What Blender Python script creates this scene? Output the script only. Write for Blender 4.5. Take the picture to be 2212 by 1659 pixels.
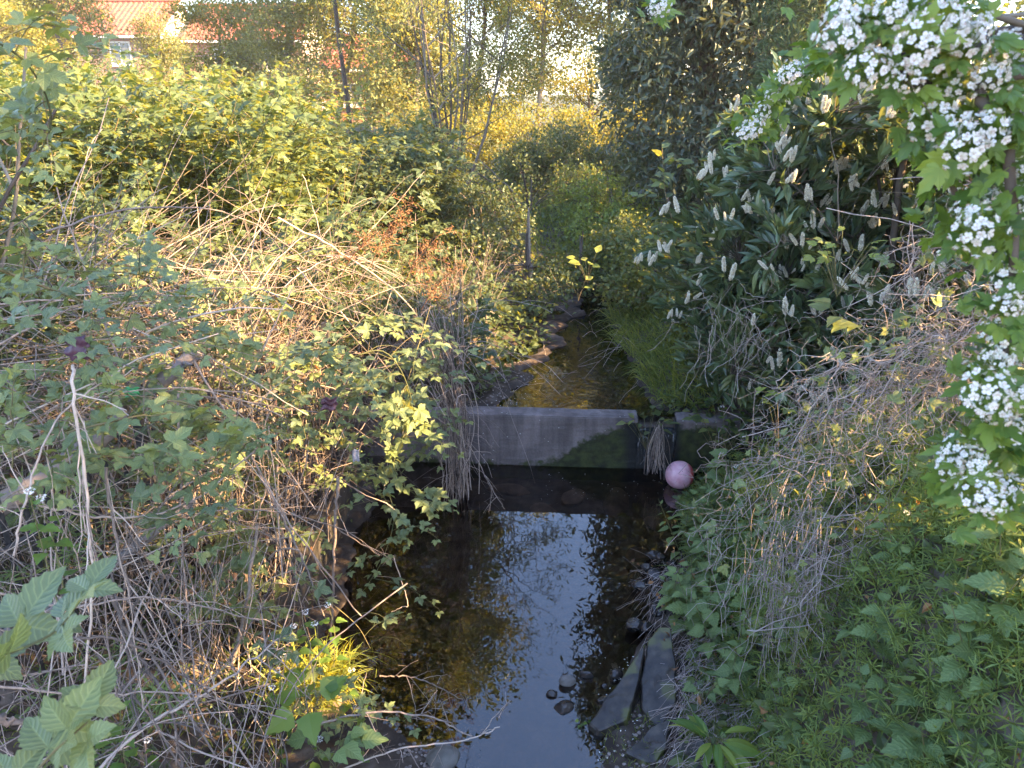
import bpy, math
import numpy as np
from math import radians, pi, sin, cos
from mathutils import Vector, Euler

S = bpy.context.scene
COL = S.collection
for o in list(bpy.data.objects):
    bpy.data.objects.remove(o)

# ---------------------------------------------------------------- camera
CAMZ = 2.95
PITCH = radians(20.9)
cd = bpy.data.cameras.new('camera')
cam = bpy.data.objects.new('camera', cd)
COL.objects.link(cam)
cam.location = (0, 0, CAMZ)
cam.rotation_euler = (pi/2 - PITCH, 0, 0)
cd.sensor_width = 36
cd.lens = 27.2
cd.clip_start = 0.05
cd.clip_end = 1000
S.camera = cam
cd.dof.use_dof = True
cd.dof.focus_distance = 5.0
cd.dof.aperture_fstop = 7.2

# ---------------------------------------------------------------- sky, sun, exposure
SUN_EL, SUN_AZ = 30.0, -14.0           # azimuth measured from +X towards +Y
w = bpy.data.worlds.new('World')
S.world = w
w.use_nodes = True
nt = w.node_tree
bg = nt.nodes['Background']
sky = nt.nodes.new('ShaderNodeTexSky')
sky.sky_type = 'NISHITA'
sky.sun_disc = False
sky.sun_elevation = radians(SUN_EL)
sky.sun_rotation = radians(90 - SUN_AZ)
sky.altitude = 50
sky.air_density = 1.0
sky.dust_density = 0.7
sky.ozone_density = 3.0
nt.links.new(sky.outputs[0], bg.inputs[0])
bg.inputs[1].default_value = 0.115
sl = bpy.data.lights.new('sun', 'SUN')
sl.energy = 4.7
sl.angle = radians(0.5)
sl.color = (1.0, 0.69, 0.33)
sun = bpy.data.objects.new('sun', sl)
COL.objects.link(sun)
SUNV = np.array([cos(radians(SUN_EL))*cos(radians(SUN_AZ)), cos(radians(SUN_EL))*sin(radians(SUN_AZ)), sin(radians(SUN_EL))])
sun.rotation_euler = Vector(SUNV).to_track_quat('Z', 'Y').to_euler()
sun.location = (20, -5, 12)
S.view_settings.view_transform = 'Standard'
S.view_settings.look = 'None'
S.view_settings.exposure = 3.3
S.view_settings.gamma = 1.0
S.view_settings.use_curve_mapping = False
S.view_settings.use_white_balance = True
S.view_settings.white_balance_temperature = 6800
S.view_settings.white_balance_tint = 18
S.render.engine = 'CYCLES'
S.cycles.max_bounces = 8
S.cycles.transparent_max_bounces = 12

# ---------------------------------------------------------------- numeric helpers
def rng(s): return np.random.default_rng(abs(int(s)))
FPX = 1671.0
def ray(px, py):                                  # a point of the photograph (2212 x 1659 grid) as a direction
    r = (px-1106)/FPX; u = (829.5-py)/FPX
    return np.array([r, cos(PITCH)+u*sin(PITCH), -sin(PITCH)+u*cos(PITCH)])
def at_y(px, py, Y):
    d = ray(px, py); return np.array([0, 0, CAMZ]) + d*(Y/d[1])
def at_z(px, py, Z):
    d = ray(px, py); return np.array([0, 0, CAMZ]) + d*((Z-CAMZ)/d[2])
def norm(a):
    return a/np.maximum(np.linalg.norm(a, axis=-1, keepdims=True), 1e-9)
def sstep(x, a, b):
    t = np.clip((x-a)/(b-a), 0, 1); return t*t*(3-2*t)
def lerp(x, xs, ys): return np.interp(x, xs, ys)
def n3(p, f, s=0.0):                              # smooth pseudo noise, about -1..1
    x, y, z = p[..., 0]*f+s, p[..., 1]*f+s*1.7, p[..., 2]*f-s
    return (np.sin(x*1.7+np.sin(y*2.1+1)*1.3)+np.sin(y*1.9+np.sin(z*1.7+2)*1.2)+np.sin(z*2.3+np.sin(x*1.5)*1.4))/3
def rsph(r, n): return norm(r.normal(size=(n, 3)))

# ---------------------------------------------------------------- object helpers
def tagd(o, label=None, cat=None, group=None, kind=None):
    if label: o['label'] = label
    if cat: o['category'] = cat
    if group: o['group'] = group
    if kind: o['kind'] = kind
    return o
def thing(name, label, cat, loc=(0, 0, 0), rz=0, group=None):
    o = bpy.data.objects.new(name, None)
    COL.objects.link(o); o.location = tuple(float(v) for v in loc); o.rotation_euler = (0, 0, rz)
    o.empty_display_size = 0.1
    return tagd(o, label, cat, group)
def mk(name, parts, mats, parent=None, smooth=False):
    """parts: list of (V, F, A, m). V in world space; a parent's location is subtracted."""
    if not isinstance(mats, (list, tuple)): mats = [mats]
    Vs, starts, loops, As, ms = [], [], [], [], []
    off = 0; lo = 0
    for p in parts:
        V, F = p[0], p[1]
        A = p[2] if len(p) > 2 and p[2] is not None else np.zeros((len(V), 3))
        m = p[3] if len(p) > 3 else 0
        F = np.asarray(F)
        Vs.append(V); As.append(A)
        loops.append((F+off).ravel()); k = F.shape[1]
        starts.append(lo+np.arange(len(F))*k); lo += F.size
        ms.append(np.full(len(F), m)); off += len(V)
    V = np.concatenate(Vs).astype(np.float32); A = np.concatenate(As).astype(np.float32)
    L = np.concatenate(loops).astype(np.int32); st = np.concatenate(starts).astype(np.int32)
    if parent is not None: V = V - np.array(parent.location, dtype=np.float32)
    me = bpy.data.meshes.new(name)
    me.vertices.add(len(V)); me.vertices.foreach_set('co', V.ravel())
    me.loops.add(len(L)); me.loops.foreach_set('vertex_index', L)
    me.polygons.add(len(st)); me.polygons.foreach_set('loop_start', st)
    for m in mats: me.materials.append(m)
    me.polygons.foreach_set('material_index', np.concatenate(ms).astype(np.int32))
    me.polygons.foreach_set('use_smooth', np.full(len(st), smooth))
    at = me.attributes.new('leaf', 'FLOAT_VECTOR', 'POINT'); at.data.foreach_set('vector', A.ravel())
    me.update(calc_edges=True)
    o = bpy.data.objects.new(name, me); COL.objects.link(o)
    if parent is not None: o.parent = parent
    return o
def copy_tree(o, parent=None):
    c = o.copy(); COL.objects.link(c); c.parent = parent
    for ch in o.children: copy_tree(ch, c)
    return c

def tubes(P, R, k=4, tint=None, seed=0):
    """N paths of T points -> one quad mesh."""
    P = np.asarray(P, float)
    if P.ndim == 2: P = P[None]
    N, T, _ = P.shape
    R = np.broadcast_to(np.asarray(R, float), (N, T))
    tan = norm(np.gradient(P, axis=1))
    ref = norm(rng(seed).normal(size=(N, 1, 3)))
    a1 = norm(np.cross(tan, ref)); a2 = np.cross(tan, a1)
    ang = np.arange(k)*2*pi/k
    V = P[:, :, None, :] + R[:, :, None, None]*(np.cos(ang)[None, None, :, None]*a1[:, :, None, :]+np.sin(ang)[None, None, :, None]*a2[:, :, None, :])
    idx = np.arange(N*T*k).reshape(N, T, k)
    a = idx[:, :-1, :]; b = np.roll(a, -1, axis=2); d = idx[:, 1:, :]; c = np.roll(d, -1, axis=2)
    F = np.stack([a, b, c, d], -1).reshape(-1, 4)
    if tint is None: tint = rng(seed+1).random(N)
    A = np.zeros((N, T, k, 3)); A[..., 0] = np.asarray(tint)[:, None, None]
    A[..., 2] = np.linspace(0, 1, T)[None, :, None]
    return (V.reshape(-1, 3), F, A.reshape(-1, 3))

def arch(S0, D, L, sag, T=8, wob=0.03, r=None, seed=0):
    r = r or rng(seed)
    S0 = np.asarray(S0, float); N = len(S0)
    t = np.linspace(0, 1, T)[None, :, None]
    L = np.broadcast_to(L, (N,))[:, None, None]; sag = np.broadcast_to(sag, (N,))[:, None, None]
    P = S0[:, None]+norm(D)[:, None]*L*t + np.array([0, 0, -1.0])*sag*L*t*t
    wb = np.cumsum(r.normal(size=(N, T, 3)), axis=1)*wob*L*0.4
    wb -= wb[:, :1]
    return P+wb*np.sqrt(t)
def curve(pts, T=24):                              # smooth path through a few points
    pts = np.asarray(pts, float); n = len(pts)
    if n == 2: return pts[0]+(pts[1]-pts[0])*np.linspace(0, 1, T)[:, None]
    ext = np.vstack([2*pts[0]-pts[1], pts, 2*pts[-1]-pts[-2]])
    u = np.linspace(0, n-1-1e-6, T); i = u.astype(int); t = (u-i)[:, None]
    p0, p1, p2, p3 = ext[i], ext[i+1], ext[i+2], ext[i+3]
    return 0.5*((2*p1)+(-p0+p2)*t+(2*p0-5*p1+4*p2-p3)*t*t+(-p0+3*p1-3*p2+p3)*t**3)
def quadpath(A, B, lift, T=7, wob=0.0, r=None):
    t = np.linspace(0, 1, T)[None, :, None]
    M = (A+B)/2; M = M+lift
    P = (1-t)**2*A[:, None]+2*t*(1-t)*M[:, None]+t*t*B[:, None]
    if wob:
        wb = np.cumsum(r.normal(size=P.shape), axis=1)*wob; wb -= wb[:, :1]
        P = P+wb
    return P

# ---------------------------------------------------------------- leaf prototypes: (V, F, A) pointing +Y, face +Z
def leaflet(L=1.0, W=0.35, n=6, rows=(-1, 0, 1), teeth=0.0, fold=0.25, droop=0.15, base=0.6, pleat=0.0, tip=1.0):
    ts = np.linspace(0, 1, n+1)
    V, A = [], []
    for i, t in enumerate(ts):
        wv = W*(np.sin(pi*t**base)**tip if 0 < t < 1 else 0.02)
        if 0 < t < 1 and teeth: wv *= 1+teeth*(1 if i % 2 else -1)
        for u in rows:
            z = fold*abs(u)*wv - droop*t*t*L
            yy = t*L
            if teeth and abs(u) == 1 and i % 2: yy += 0.3*L/n
            if pleat: z += pleat*L*sin((t-0.25*abs(u))*n*pi)*abs(u)*(1-abs(u)*0.3)
            V.append((u*wv, yy, z)); A.append((0, u, t))
    k = len(rows); F = []
    for i in range(n):
        for j in range(k-1):
            F.append((i*k+j, i*k+j+1, (i+1)*k+j+1, (i+1)*k+j))
    return np.array(V, float), np.array(F), np.array(A, float)
def xf(pr, rz=0, rx=0, s=1, t=(0, 0, 0), ry=0):
    M = np.array(Euler((rx, ry, rz), 'XYZ').to_matrix())
    return (pr[0]*s)@M.T+np.array(t), pr[1], pr[2]
def join(*prs):
    V, F, A, off = [], [], [], 0
    for p in prs:
        V.append(p[0]); F.append(p[1]+off); A.append(p[2]); off += len(p[0])
    return np.concatenate(V), np.concatenate(F), np.concatenate(A)
def stalk(y0, y1, r=0.012, z=0.0):
    V = np.array([(-r, y0, z), (r, y0, z), (r, y1, z), (-r, y1, z)], float)
    return V, np.array([[0, 1, 2, 3]]), np.array([(0, 0, 0.5)]*4, float)

def trifoliate(n, rows, teeth, pleat=0.0, seed=0, spread=72):
    lf = leaflet(0.62, 0.21, n, rows, teeth, 0.3, 0.2, 0.75, pleat)
    l2 = leaflet(0.50, 0.18, n, rows, teeth, 0.3, 0.22, 0.75, pleat)
    return join(xf(lf, 0, 0, 1, (0, 0.45, 0)), xf(l2, radians(spread), 0, 1, (0, 0.36, 0), 0.12), xf(l2, -radians(spread), 0, 1, (0, 0.36, 0), -0.12), stalk(0, 0.46))
TRI_FAR = trifoliate(2, (-1, 0, 1), 0)
TRI_MID = trifoliate(5, (-1, 0, 1), 0.10)
TRI_MID2 = trifoliate(5, (-1, 0, 1), 0.10, spread=60)
TRI_NEAR = trifoliate(12, (-1, -0.66, -0.33, 0, 0.33, 0.66, 1), 0.07, 0.010)
TINY = leaflet(1, 0.30, 2, (-1, 0, 1), 0, 0.3, 0.1, 0.8)
TINYQ = (np.array([(0, 0, 0), (0.28, 0.45, 0.05), (0, 1, -0.08), (-0.28, 0.45, 0.05)]), np.array([[0, 1, 2, 3]]), np.array([(0, 0, 0), (0, 1, .5), (0, 0, 1), (0, -1, .5)], float))
WILLOWL = (np.array([(0, 0, 0), (0.11, 0.45, 0.03), (0, 1, -0.15), (-0.11, 0.45, 0.03)]), np.array([[0, 1, 2, 3]]), np.array([(0, 0, 0), (0, 1, .5), (0, 0, 1), (0, -1, .5)], float))
LAURELL = leaflet(1, 0.15, 5, (-1, 0, 1), 0, 0.35, 0.18, 0.85)
BAYL = leaflet(1, 0.17, 3, (-1, 0, 1), 0, 0.3, 0.3, 0.85)
NETTLEL = leaflet(1, 0.36, 12, (-1, -0.5, 0, 0.5, 1), 0.13, 0.18, 0.25, 0.55, 0.012)
HEARTL = leaflet(1, 0.42, 8, (-1, -0.5, 0, 0.5, 1), 0.08, 0.15, 0.3, 0.45, 0.010)
STRAPL = leaflet(1, 0.13, 10, (-1, -.5, 0, .5, 1), 0, 0.35, 0.35, 0.9, 0.004)
GROUNDL = leaflet(1, 0.30, 3, (-1, 0, 1), 0, 0.2, 0.2, 0.7)
def whorl(n=7, L=1.0, W=0.09, lift=0.15):
    ps = []
    for i in range(n):
        q = (np.array([(0, 0.04, 0), (W*0.8, 0.55, lift*0.7), (0, 1.0, lift*0.6), (-W*0.8, 0.55, lift*0.7)])*L, np.array([[0, 1, 2, 3]]), np.array([(0, 0, 0), (0, 1, .5), (0, 0, 1), (0, -1, .5)], float))
        ps.append(xf(q, i*2*pi/n))
    return join(*ps)
WHORL = whorl()
def hawleaf():
    ps = []
    for rz, L, W, y in ((0, 0.72, 0.16, 0.28), (40, 0.50, 0.13, 0.24), (-40, 0.50, 0.13, 0.24), (75, 0.34, 0.10, 0.20), (-75, 0.34, 0.10, 0.20)):
        l = leaflet(L, W, 5, (-1, 0, 1), 0.12 if L > 0.4 else 0, 0.15, 0.12, 0.95)
        ps.append(xf(l, radians(rz), 0, 1, (0, y, 0.004*rz/40)))
    ps.append(stalk(0, 0.3, 0.015))
    return join(*ps)
HAWL = hawleaf()

def place(pr, pos, f, n, s, tint=None, r=None):
    pos = np.asarray(pos, float); N = len(pos)
    f = norm(f); x = norm(np.cross(f, n)); z = np.cross(x, f)
    s = np.broadcast_to(s, (N,))[:, None, None]
    V = pos[:, None]+s*(pr[0][None, :, 0:1]*x[:, None]+pr[0][None, :, 1:2]*f[:, None]+pr[0][None, :, 2:3]*z[:, None])
    m = len(pr[0]); F = (pr[1][None]+(np.arange(N)*m)[:, None, None]).reshape(-1, pr[1].shape[1])
    A = np.broadcast_to(pr[2][None], (N, m, 3)).copy()
    if tint is None: tint = np.zeros(N)
    A[..., 0] = np.asarray(tint)[:, None]
    return V.reshape(-1, 3), F, A.reshape(-1, 3)

# ---------------------------------------------------------------- materials
def newmat(name):
    m = bpy.data.materials.new(name); m.use_nodes = True
    m.node_tree.nodes.clear()
    return m, m.node_tree
class N:
    def __init__(s, nt): s.nt = nt
    def __call__(s, t, **kw):
        n = s.nt.nodes.new(t)
        for k, v in kw.items():
            if k.startswith('i_'):
                key = k[2:]; key = int(key) if key.isdigit() else key.replace('_', ' ')
                if hasattr(v, 'is_output') or hasattr(v, 'links'): s.nt.links.new(v, n.inputs[key])
                else: n.inputs[key].default_value = v
            else: setattr(n, k, v)
        return n
def ramp(q, fac, stops):
    r = q('ShaderNodeValToRGB', i_0=fac)
    e = r.color_ramp.elements
    while len(e) < len(stops): e.new(0.5)
    for i, (p, c) in enumerate(stops):
        e[i].position = p; e[i].color = (*c, 1) if len(c) == 3 else c
    return r.outputs[0]
def mixc(q, fac, a, b, bt='MIX'):
    m = q('ShaderNodeMix', data_type='RGBA', blend_type=bt)
    for i, v in ((0, fac), (6, a), (7, b)):
        if hasattr(v, 'links'): q.nt.links.new(v, m.inputs[i])
        else: m.inputs[i].default_value = v if i == 0 else (*v, 1)
    return m.outputs[2]
def leafmat(name, stops, trans=0.35, rough=0.5, tcol=None, vein=0.0, nscale=1.2, spec=0.4, namt=0.35):
    m, nt = newmat(name); q = N(nt)
    at = q('ShaderNodeAttribute', attribute_name='leaf')
    sp = q('ShaderNodeSeparateXYZ', i_0=at.outputs['Vector'])
    geo = q('ShaderNodeNewGeometry')
    nz = q('ShaderNodeTexNoise', i_Vector=geo.outputs['Position'], i_Scale=nscale, i_Detail=3.0)
    ma = q('ShaderNodeMath', operation='MULTIPLY_ADD', i_0=nz.outputs[0], i_1=namt*2, i_2=-namt)
    ad = q('ShaderNodeMath', operation='ADD', i_0=ma.outputs[0], i_1=sp.outputs[0], use_clamp=True)
    col = ramp(q, ad.outputs[0], stops)
    bs = q('ShaderNodeBsdfPrincipled', i_Roughness=rough)
    bs.inputs['Specular IOR Level'].default_value = spec
    if vein:
        ab = q('ShaderNodeMath', operation='ABSOLUTE', i_0=sp.outputs[1])
        mid = q('ShaderNodeMath', operation='LESS_THAN', i_0=ab.outputs[0], i_1=0.07)
        vv = q('ShaderNodeMath', operation='MULTIPLY_ADD', i_0=ab.outputs[0], i_1=-0.28, i_2=sp.outputs[2])
        s1 = q('ShaderNodeMath', operation='MULTIPLY', i_0=vv.outputs[0], i_1=44.0)
        s2 = q('ShaderNodeMath', operation='SINE', i_0=s1.outputs[0])
        s3 = q('ShaderNodeMapRange', i_0=s2.outputs[0]); s3.inputs[1].default_value = 0.55
        s4 = q('ShaderNodeMath', operation='MAXIMUM', i_0=s3.outputs[0], i_1=mid.outputs[0])
        s5 = q('ShaderNodeMath', operation='MULTIPLY', i_0=s4.outputs[0], i_1=vein)
        col = mixc(q, s5.outputs[0], col, (0.30, 0.38, 0.16))
        bp = q('ShaderNodeBump', i_Strength=0.35, i_Distance=0.002, i_Height=s2.outputs[0])
        nt.links.new(bp.outputs[0], bs.inputs['Normal'])
    nt.links.new(col, bs.inputs['Base Color'])
    tr = q('ShaderNodeBsdfTranslucent')
    tc = mixc(q, 1.0, col, tcol or (2.5, 1.8, 0.6), 'MULTIPLY')
    nt.links.new(tc, tr.inputs[0])
    mx = q('ShaderNodeMixShader', i_0=trans, i_1=bs.outputs[0], i_2=tr.outputs[0])
    q('ShaderNodeOutputMaterial', i_0=mx.outputs[0])
    return m
def barkmat(name, stops, rough=0.85, scale=40, bump=0.4):
    m, nt = newmat(name); q = N(nt)
    at = q('ShaderNodeAttribute', attribute_name='leaf')
    sp = q('ShaderNodeSeparateXYZ', i_0=at.outputs['Vector'])
    geo = q('ShaderNodeNewGeometry')
    nz = q('ShaderNodeTexNoise', i_Vector=geo.outputs['Position'], i_Scale=scale, i_Detail=5.0)
    ma = q('ShaderNodeMath', operation='MULTIPLY_ADD', i_0=nz.outputs[0], i_1=0.9, i_2=-0.45)
    ad = q('ShaderNodeMath', operation='ADD', i_0=ma.outputs[0], i_1=sp.outputs[0], use_clamp=True)
    col = ramp(q, ad.outputs[0], stops)
    bp = q('ShaderNodeBump', i_Strength=bump, i_Distance=0.01, i_Height=nz.outputs[0])
    bs = q('ShaderNodeBsdfPrincipled', i_Roughness=rough, i_Normal=bp.outputs[0])
    bs.inputs['Specular IOR Level'].default_value = 0.25
    nt.links.new(col, bs.inputs['Base Color'])
    q('ShaderNodeOutputMaterial', i_0=bs.outputs[0])
    return m

G = {}
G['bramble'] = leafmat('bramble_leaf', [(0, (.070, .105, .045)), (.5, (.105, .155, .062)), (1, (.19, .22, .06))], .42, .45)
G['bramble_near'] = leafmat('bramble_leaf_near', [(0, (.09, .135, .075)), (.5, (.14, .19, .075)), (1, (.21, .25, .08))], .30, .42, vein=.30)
G['bramble_dark'] = leafmat('bramble_leaf_dark', [(0, (.045, .075, .042)), (.5, (.075, .115, .055)), (1, (.11, .15, .06))], .35, .45)  # darker copy of the bramble leaf; shade of the thickets put into colour
G['willow'] = leafmat('willow_leaf', [(0, (.10, .13, .06)), (.5, (.15, .185, .075)), (1, (.22, .24, .08))], .42, .5)
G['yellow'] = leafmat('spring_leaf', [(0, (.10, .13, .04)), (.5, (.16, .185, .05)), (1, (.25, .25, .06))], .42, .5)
G['bay'] = leafmat('bay_leaf', [(0, (.040, .058, .042)), (.5, (.065, .092, .058)), (1, (.12, .15, .07))], .2, .36, spec=.5)
G['conifer'] = leafmat('conifer_leaf', [(0, (.045, .085, .05)), (.5, (.08, .13, .065)), (1, (.13, .18, .08))], .2, .6)
G['laurel'] = leafmat('laurel_leaf', [(0, (.045, .075, .042)), (.5, (.075, .118, .055)), (1, (.15, .20, .075))], .16, .30, spec=.5)
G['nettle'] = leafmat('nettle_leaf', [(0, (.09, .15, .055)), (.5, (.14, .215, .072)), (1, (.20, .28, .085))], .30, .5, vein=.22)
G['cleaver'] = leafmat('cleaver_leaf', [(0, (.095, .15, .045)), (.5, (.15, .225, .06)), (1, (.25, .33, .08))], .35, .5)
G['grass'] = leafmat('grass_blade', [(0, (.07, .11, .03)), (.5, (.11, .17, .045)), (1, (.22, .27, .07))], .40, .5)
G['haw'] = leafmat('hawthorn_leaf', [(0, (.06, .13, .030)), (.5, (.11, .20, .040)), (1, (.22, .30, .055))], .42, .42)
G['lime'] = leafmat('sunlit_leaf', [(0, (.16, .22, .05)), (.5, (.24, .30, .06)), (1, (.34, .36, .09))], .45, .5)  # bright yellow leaf; sunlight put into the colour of lit plants
G['rust'] = leafmat('withered_leaf', [(0, (.10, .05, .025)), (.5, (.22, .11, .05)), (1, (.40, .22, .10))], .2, .7)
G['cane'] = barkmat('green_cane', [(0, (.07, .08, .035)), (.5, (.12, .12, .05)), (1, (.17, .13, .07))])
G['dead'] = barkmat('dead_cane', [(0, (.10, .08, .068)), (.5, (.235, .185, .155)), (1, (.46, .37, .30))])
G['vine'] = barkmat('dry_vine', [(0, (.20, .16, .14)), (.5, (.34, .275, .245)), (1, (.48, .41, .37))])
G['bark'] = barkmat('bark', [(0, (.07, .055, .045)), (.5, (.13, .105, .085)), (1, (.22, .19, .15))], scale=14)
G['log'] = barkmat('grey_log', [(0, (.09, .075, .07)), (.5, (.17, .145, .13)), (1, (.27, .23, .21))], scale=22, bump=.9)

# ---------------------------------------------------------------- terrain
def edges(y):
    xl = lerp(y, [0, 2.7, 3.1, 3.7, 5.8, 6.0, 7.2, 8.7, 11, 14, 20], [-.30, -.38, -.75, -1.12, -1.15, -.25, .28, .66, 1.3, 3.0, 6])
    xr = lerp(y, [0, 2.6, 3.3, 4.1, 5.8, 6.0, 8.7, 11, 14, 20], [.30, .42, .62, 1.02, 1.75, 1.28, 1.12, 1.9, 3.7, 6.8])
    wv = .05*np.sin(y*5.1)+.04*np.sin(y*11.3+1)+.02*np.sin(y*27)
    wv = wv*sstep(y, 5.9, 6.4)*1.6+wv*.5*(y < 5.5)
    return xl+wv, xr+.8*wv[::-1] if np.ndim(wv) == 1 and False else xr-.6*wv
def yweir(x): return 5.90-0.07*(x-0.3)
def height(x, y):
    xl, xr = edges(y)
    low = y < yweir(x)
    wz = np.where(low, 0.0, 0.43)
    bl = np.where(low, -1.18, xl-0.25); br = np.where(low, lerp(y, [0, 4, 5.8], [.85, 1.05, 1.8]), xr+.05)
    mid = (xl+xr)/2; hw = (xr-xl)/2
    inside = sstep(np.abs(x-mid)/hw, 1.06, .70)
    z = wz + 0.035 - inside*0.16
    z = z + np.where(low, 0, inside*.06)
    dl = bl-x; dr = x-br
    hl = lerp(y, [0, 3, 6, 9, 14, 30], [1.3, 1.15, .95, .85, .7, .95])
    hr = lerp(y, [0, 2.6, 3.1, 4, 6, 9, 14, 30], [1.45, 1.3, 1.0, .95, 1.1, 1.0, .8, .95])
    wr = lerp(y, [0, 3.2, 4.2, 6], [.62, .72, 1.35, 1.3])
    z = z + sstep(dl, 0, 1.9)*(hl-wz*.7) + sstep(dr, 0, wr)*(hr-wz*.7)
    z = z + 0.45*sstep(np.hypot(x, y-6), 10, 40)
    P = np.stack([x, y, x*0], -1)
    bank = np.clip(sstep(np.abs(x-mid)/hw, .9, 1.6), .12, 1)
    z = z + 0.06*n3(P, 2.3, 3)*bank + 0.03*n3(P, 7, 9)*bank + 0.012*n3(P, 21, 5)
    return z
def H(x, y): return height(np.asarray(x, float), np.asarray(y, float))
g1 = np.unique(np.concatenate([np.arange(-4, 5, .045), np.linspace(-150, -60, 4), np.linspace(-60, -4, 40), np.linspace(5, 60, 40), np.linspace(60, 150, 4)]))
g2 = np.unique(np.concatenate([np.arange(0, 12, .05), np.linspace(-60, 0, 16), np.linspace(12, 70, 60), np.linspace(70, 200, 6)]))
X, Y = np.meshgrid(g1, g2)
Z = height(X, Y)
idx = np.arange(X.size).reshape(X.shape)
F = np.stack([idx[:-1, :-1], idx[:-1, 1:], idx[1:, 1:], idx[1:, :-1]], -1).reshape(-1, 4)
m, nt = newmat('soil'); q = N(nt)
geo = q('ShaderNodeNewGeometry')
nz = q('ShaderNodeTexNoise', i_Vector=geo.outputs['Position'], i_Scale=9.0, i_Detail=8.0)
nz2 = q('ShaderNodeTexNoise', i_Vector=geo.outputs['Position'], i_Scale=1.6, i_Detail=3.0)
c1 = ramp(q, nz.outputs[0], [(.3, (.035, .026, .020)), (.5, (.075, .055, .040)), (.68, (.17, .145, .125))])
c2 = ramp(q, nz.outputs[0], [(.3, (.03, .04, .015)), (.7, (.08, .10, .035))])
sx = q('ShaderNodeSeparateXYZ', i_0=geo.outputs['Position'])
far = q('ShaderNodeMapRange', i_0=sx.outputs[1]); far.inputs[1].default_value = 9; far.inputs[2].default_value = 20
soilc = mixc(q, far.outputs[0], c1, c2)
wup = q('ShaderNodeMath', operation='GREATER_THAN', i_0=sx.outputs[1], i_1=5.9)
wh = q('ShaderNodeMath', operation='MULTIPLY_ADD', i_0=wup.outputs[0], i_1=-.43, i_2=sx.outputs[2])
wet = q('ShaderNodeMapRange', i_0=wh.outputs[0]); wet.inputs[1].default_value = .01; wet.inputs[2].default_value = .16
soilc = mixc(q, wet.outputs[0], mixc(q, 1.0, soilc, (.42, .38, .34), 'MULTIPLY'), soilc)
bp = q('ShaderNodeBump', i_Strength=.8, i_Distance=.03, i_Height=nz.outputs[0])
bs = q('ShaderNodeBsdfPrincipled', i_Roughness=.85, i_Normal=bp.outputs[0])
nt.links.new(soilc, bs.inputs['Base Color'])
q('ShaderNodeOutputMaterial', i_0=bs.outputs[0])
G['soil'] = m
o = mk('ground', [(np.stack([X, Y, Z], -1).reshape(-1, 3), F)], m, smooth=True); tagd(o, kind='structure')

# water
def watermat(name, tint, sc, st, rough=0.0, dist=.02, ior=1.9):
    m, nt = newmat(name); q = N(nt)
    geo = q('ShaderNodeNewGeometry')
    mp = q('ShaderNodeMapping', i_0=geo.outputs['Position']); mp.inputs[3].default_value = (1, .7, 1)
    nz = q('ShaderNodeTexNoise', i_Vector=mp.outputs[0], i_Scale=sc, i_Detail=2.5, i_Distortion=.4)
    bp = q('ShaderNodeBump', i_Strength=st, i_Distance=dist, i_Height=nz.outputs[0])
    fr = q('ShaderNodeFresnel', i_IOR=ior, i_Normal=bp.outputs[0])
    fm = q('ShaderNodeMath', operation='MULTIPLY', i_0=fr.outputs[0], i_1=1.0, use_clamp=True)
    tr = q('ShaderNodeBsdfTransparent'); tr.inputs[0].default_value = (*tint, 1)
    gl = q('ShaderNodeBsdfGlossy', i_Roughness=rough, i_Normal=bp.outputs[0])
    mx = q('ShaderNodeMixShader', i_0=fm.outputs[0], i_1=tr.outputs[0], i_2=gl.outputs[0])
    q('ShaderNodeOutputMaterial', i_0=mx.outputs[0])
    return m
def sheet(name, x0, x1, y0, y1, z, mat, y0b=None):
    V = np.array([(x0, y0, z), (x1, y0b or y0, z), (x1, y1, z), (x0, y1, z)], float)
    o = mk(name, [(V, np.array([[0, 1, 2, 3]]))], mat); return tagd(o, kind='structure')
sheet('pool_water', -1.7, 2.6, -1.0, 5.95, 0.0, watermat('pool_water', (.58, .46, .37), 3.0, .05))
sheet('stream_water', -1.7, 4.5, yweir(-1.7)+.02, 14.5, 0.43, watermat('stream_water', (.12, .11, .10), 7.0, .22, ior=2.3), y0b=yweir(4.5)+.02)

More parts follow.
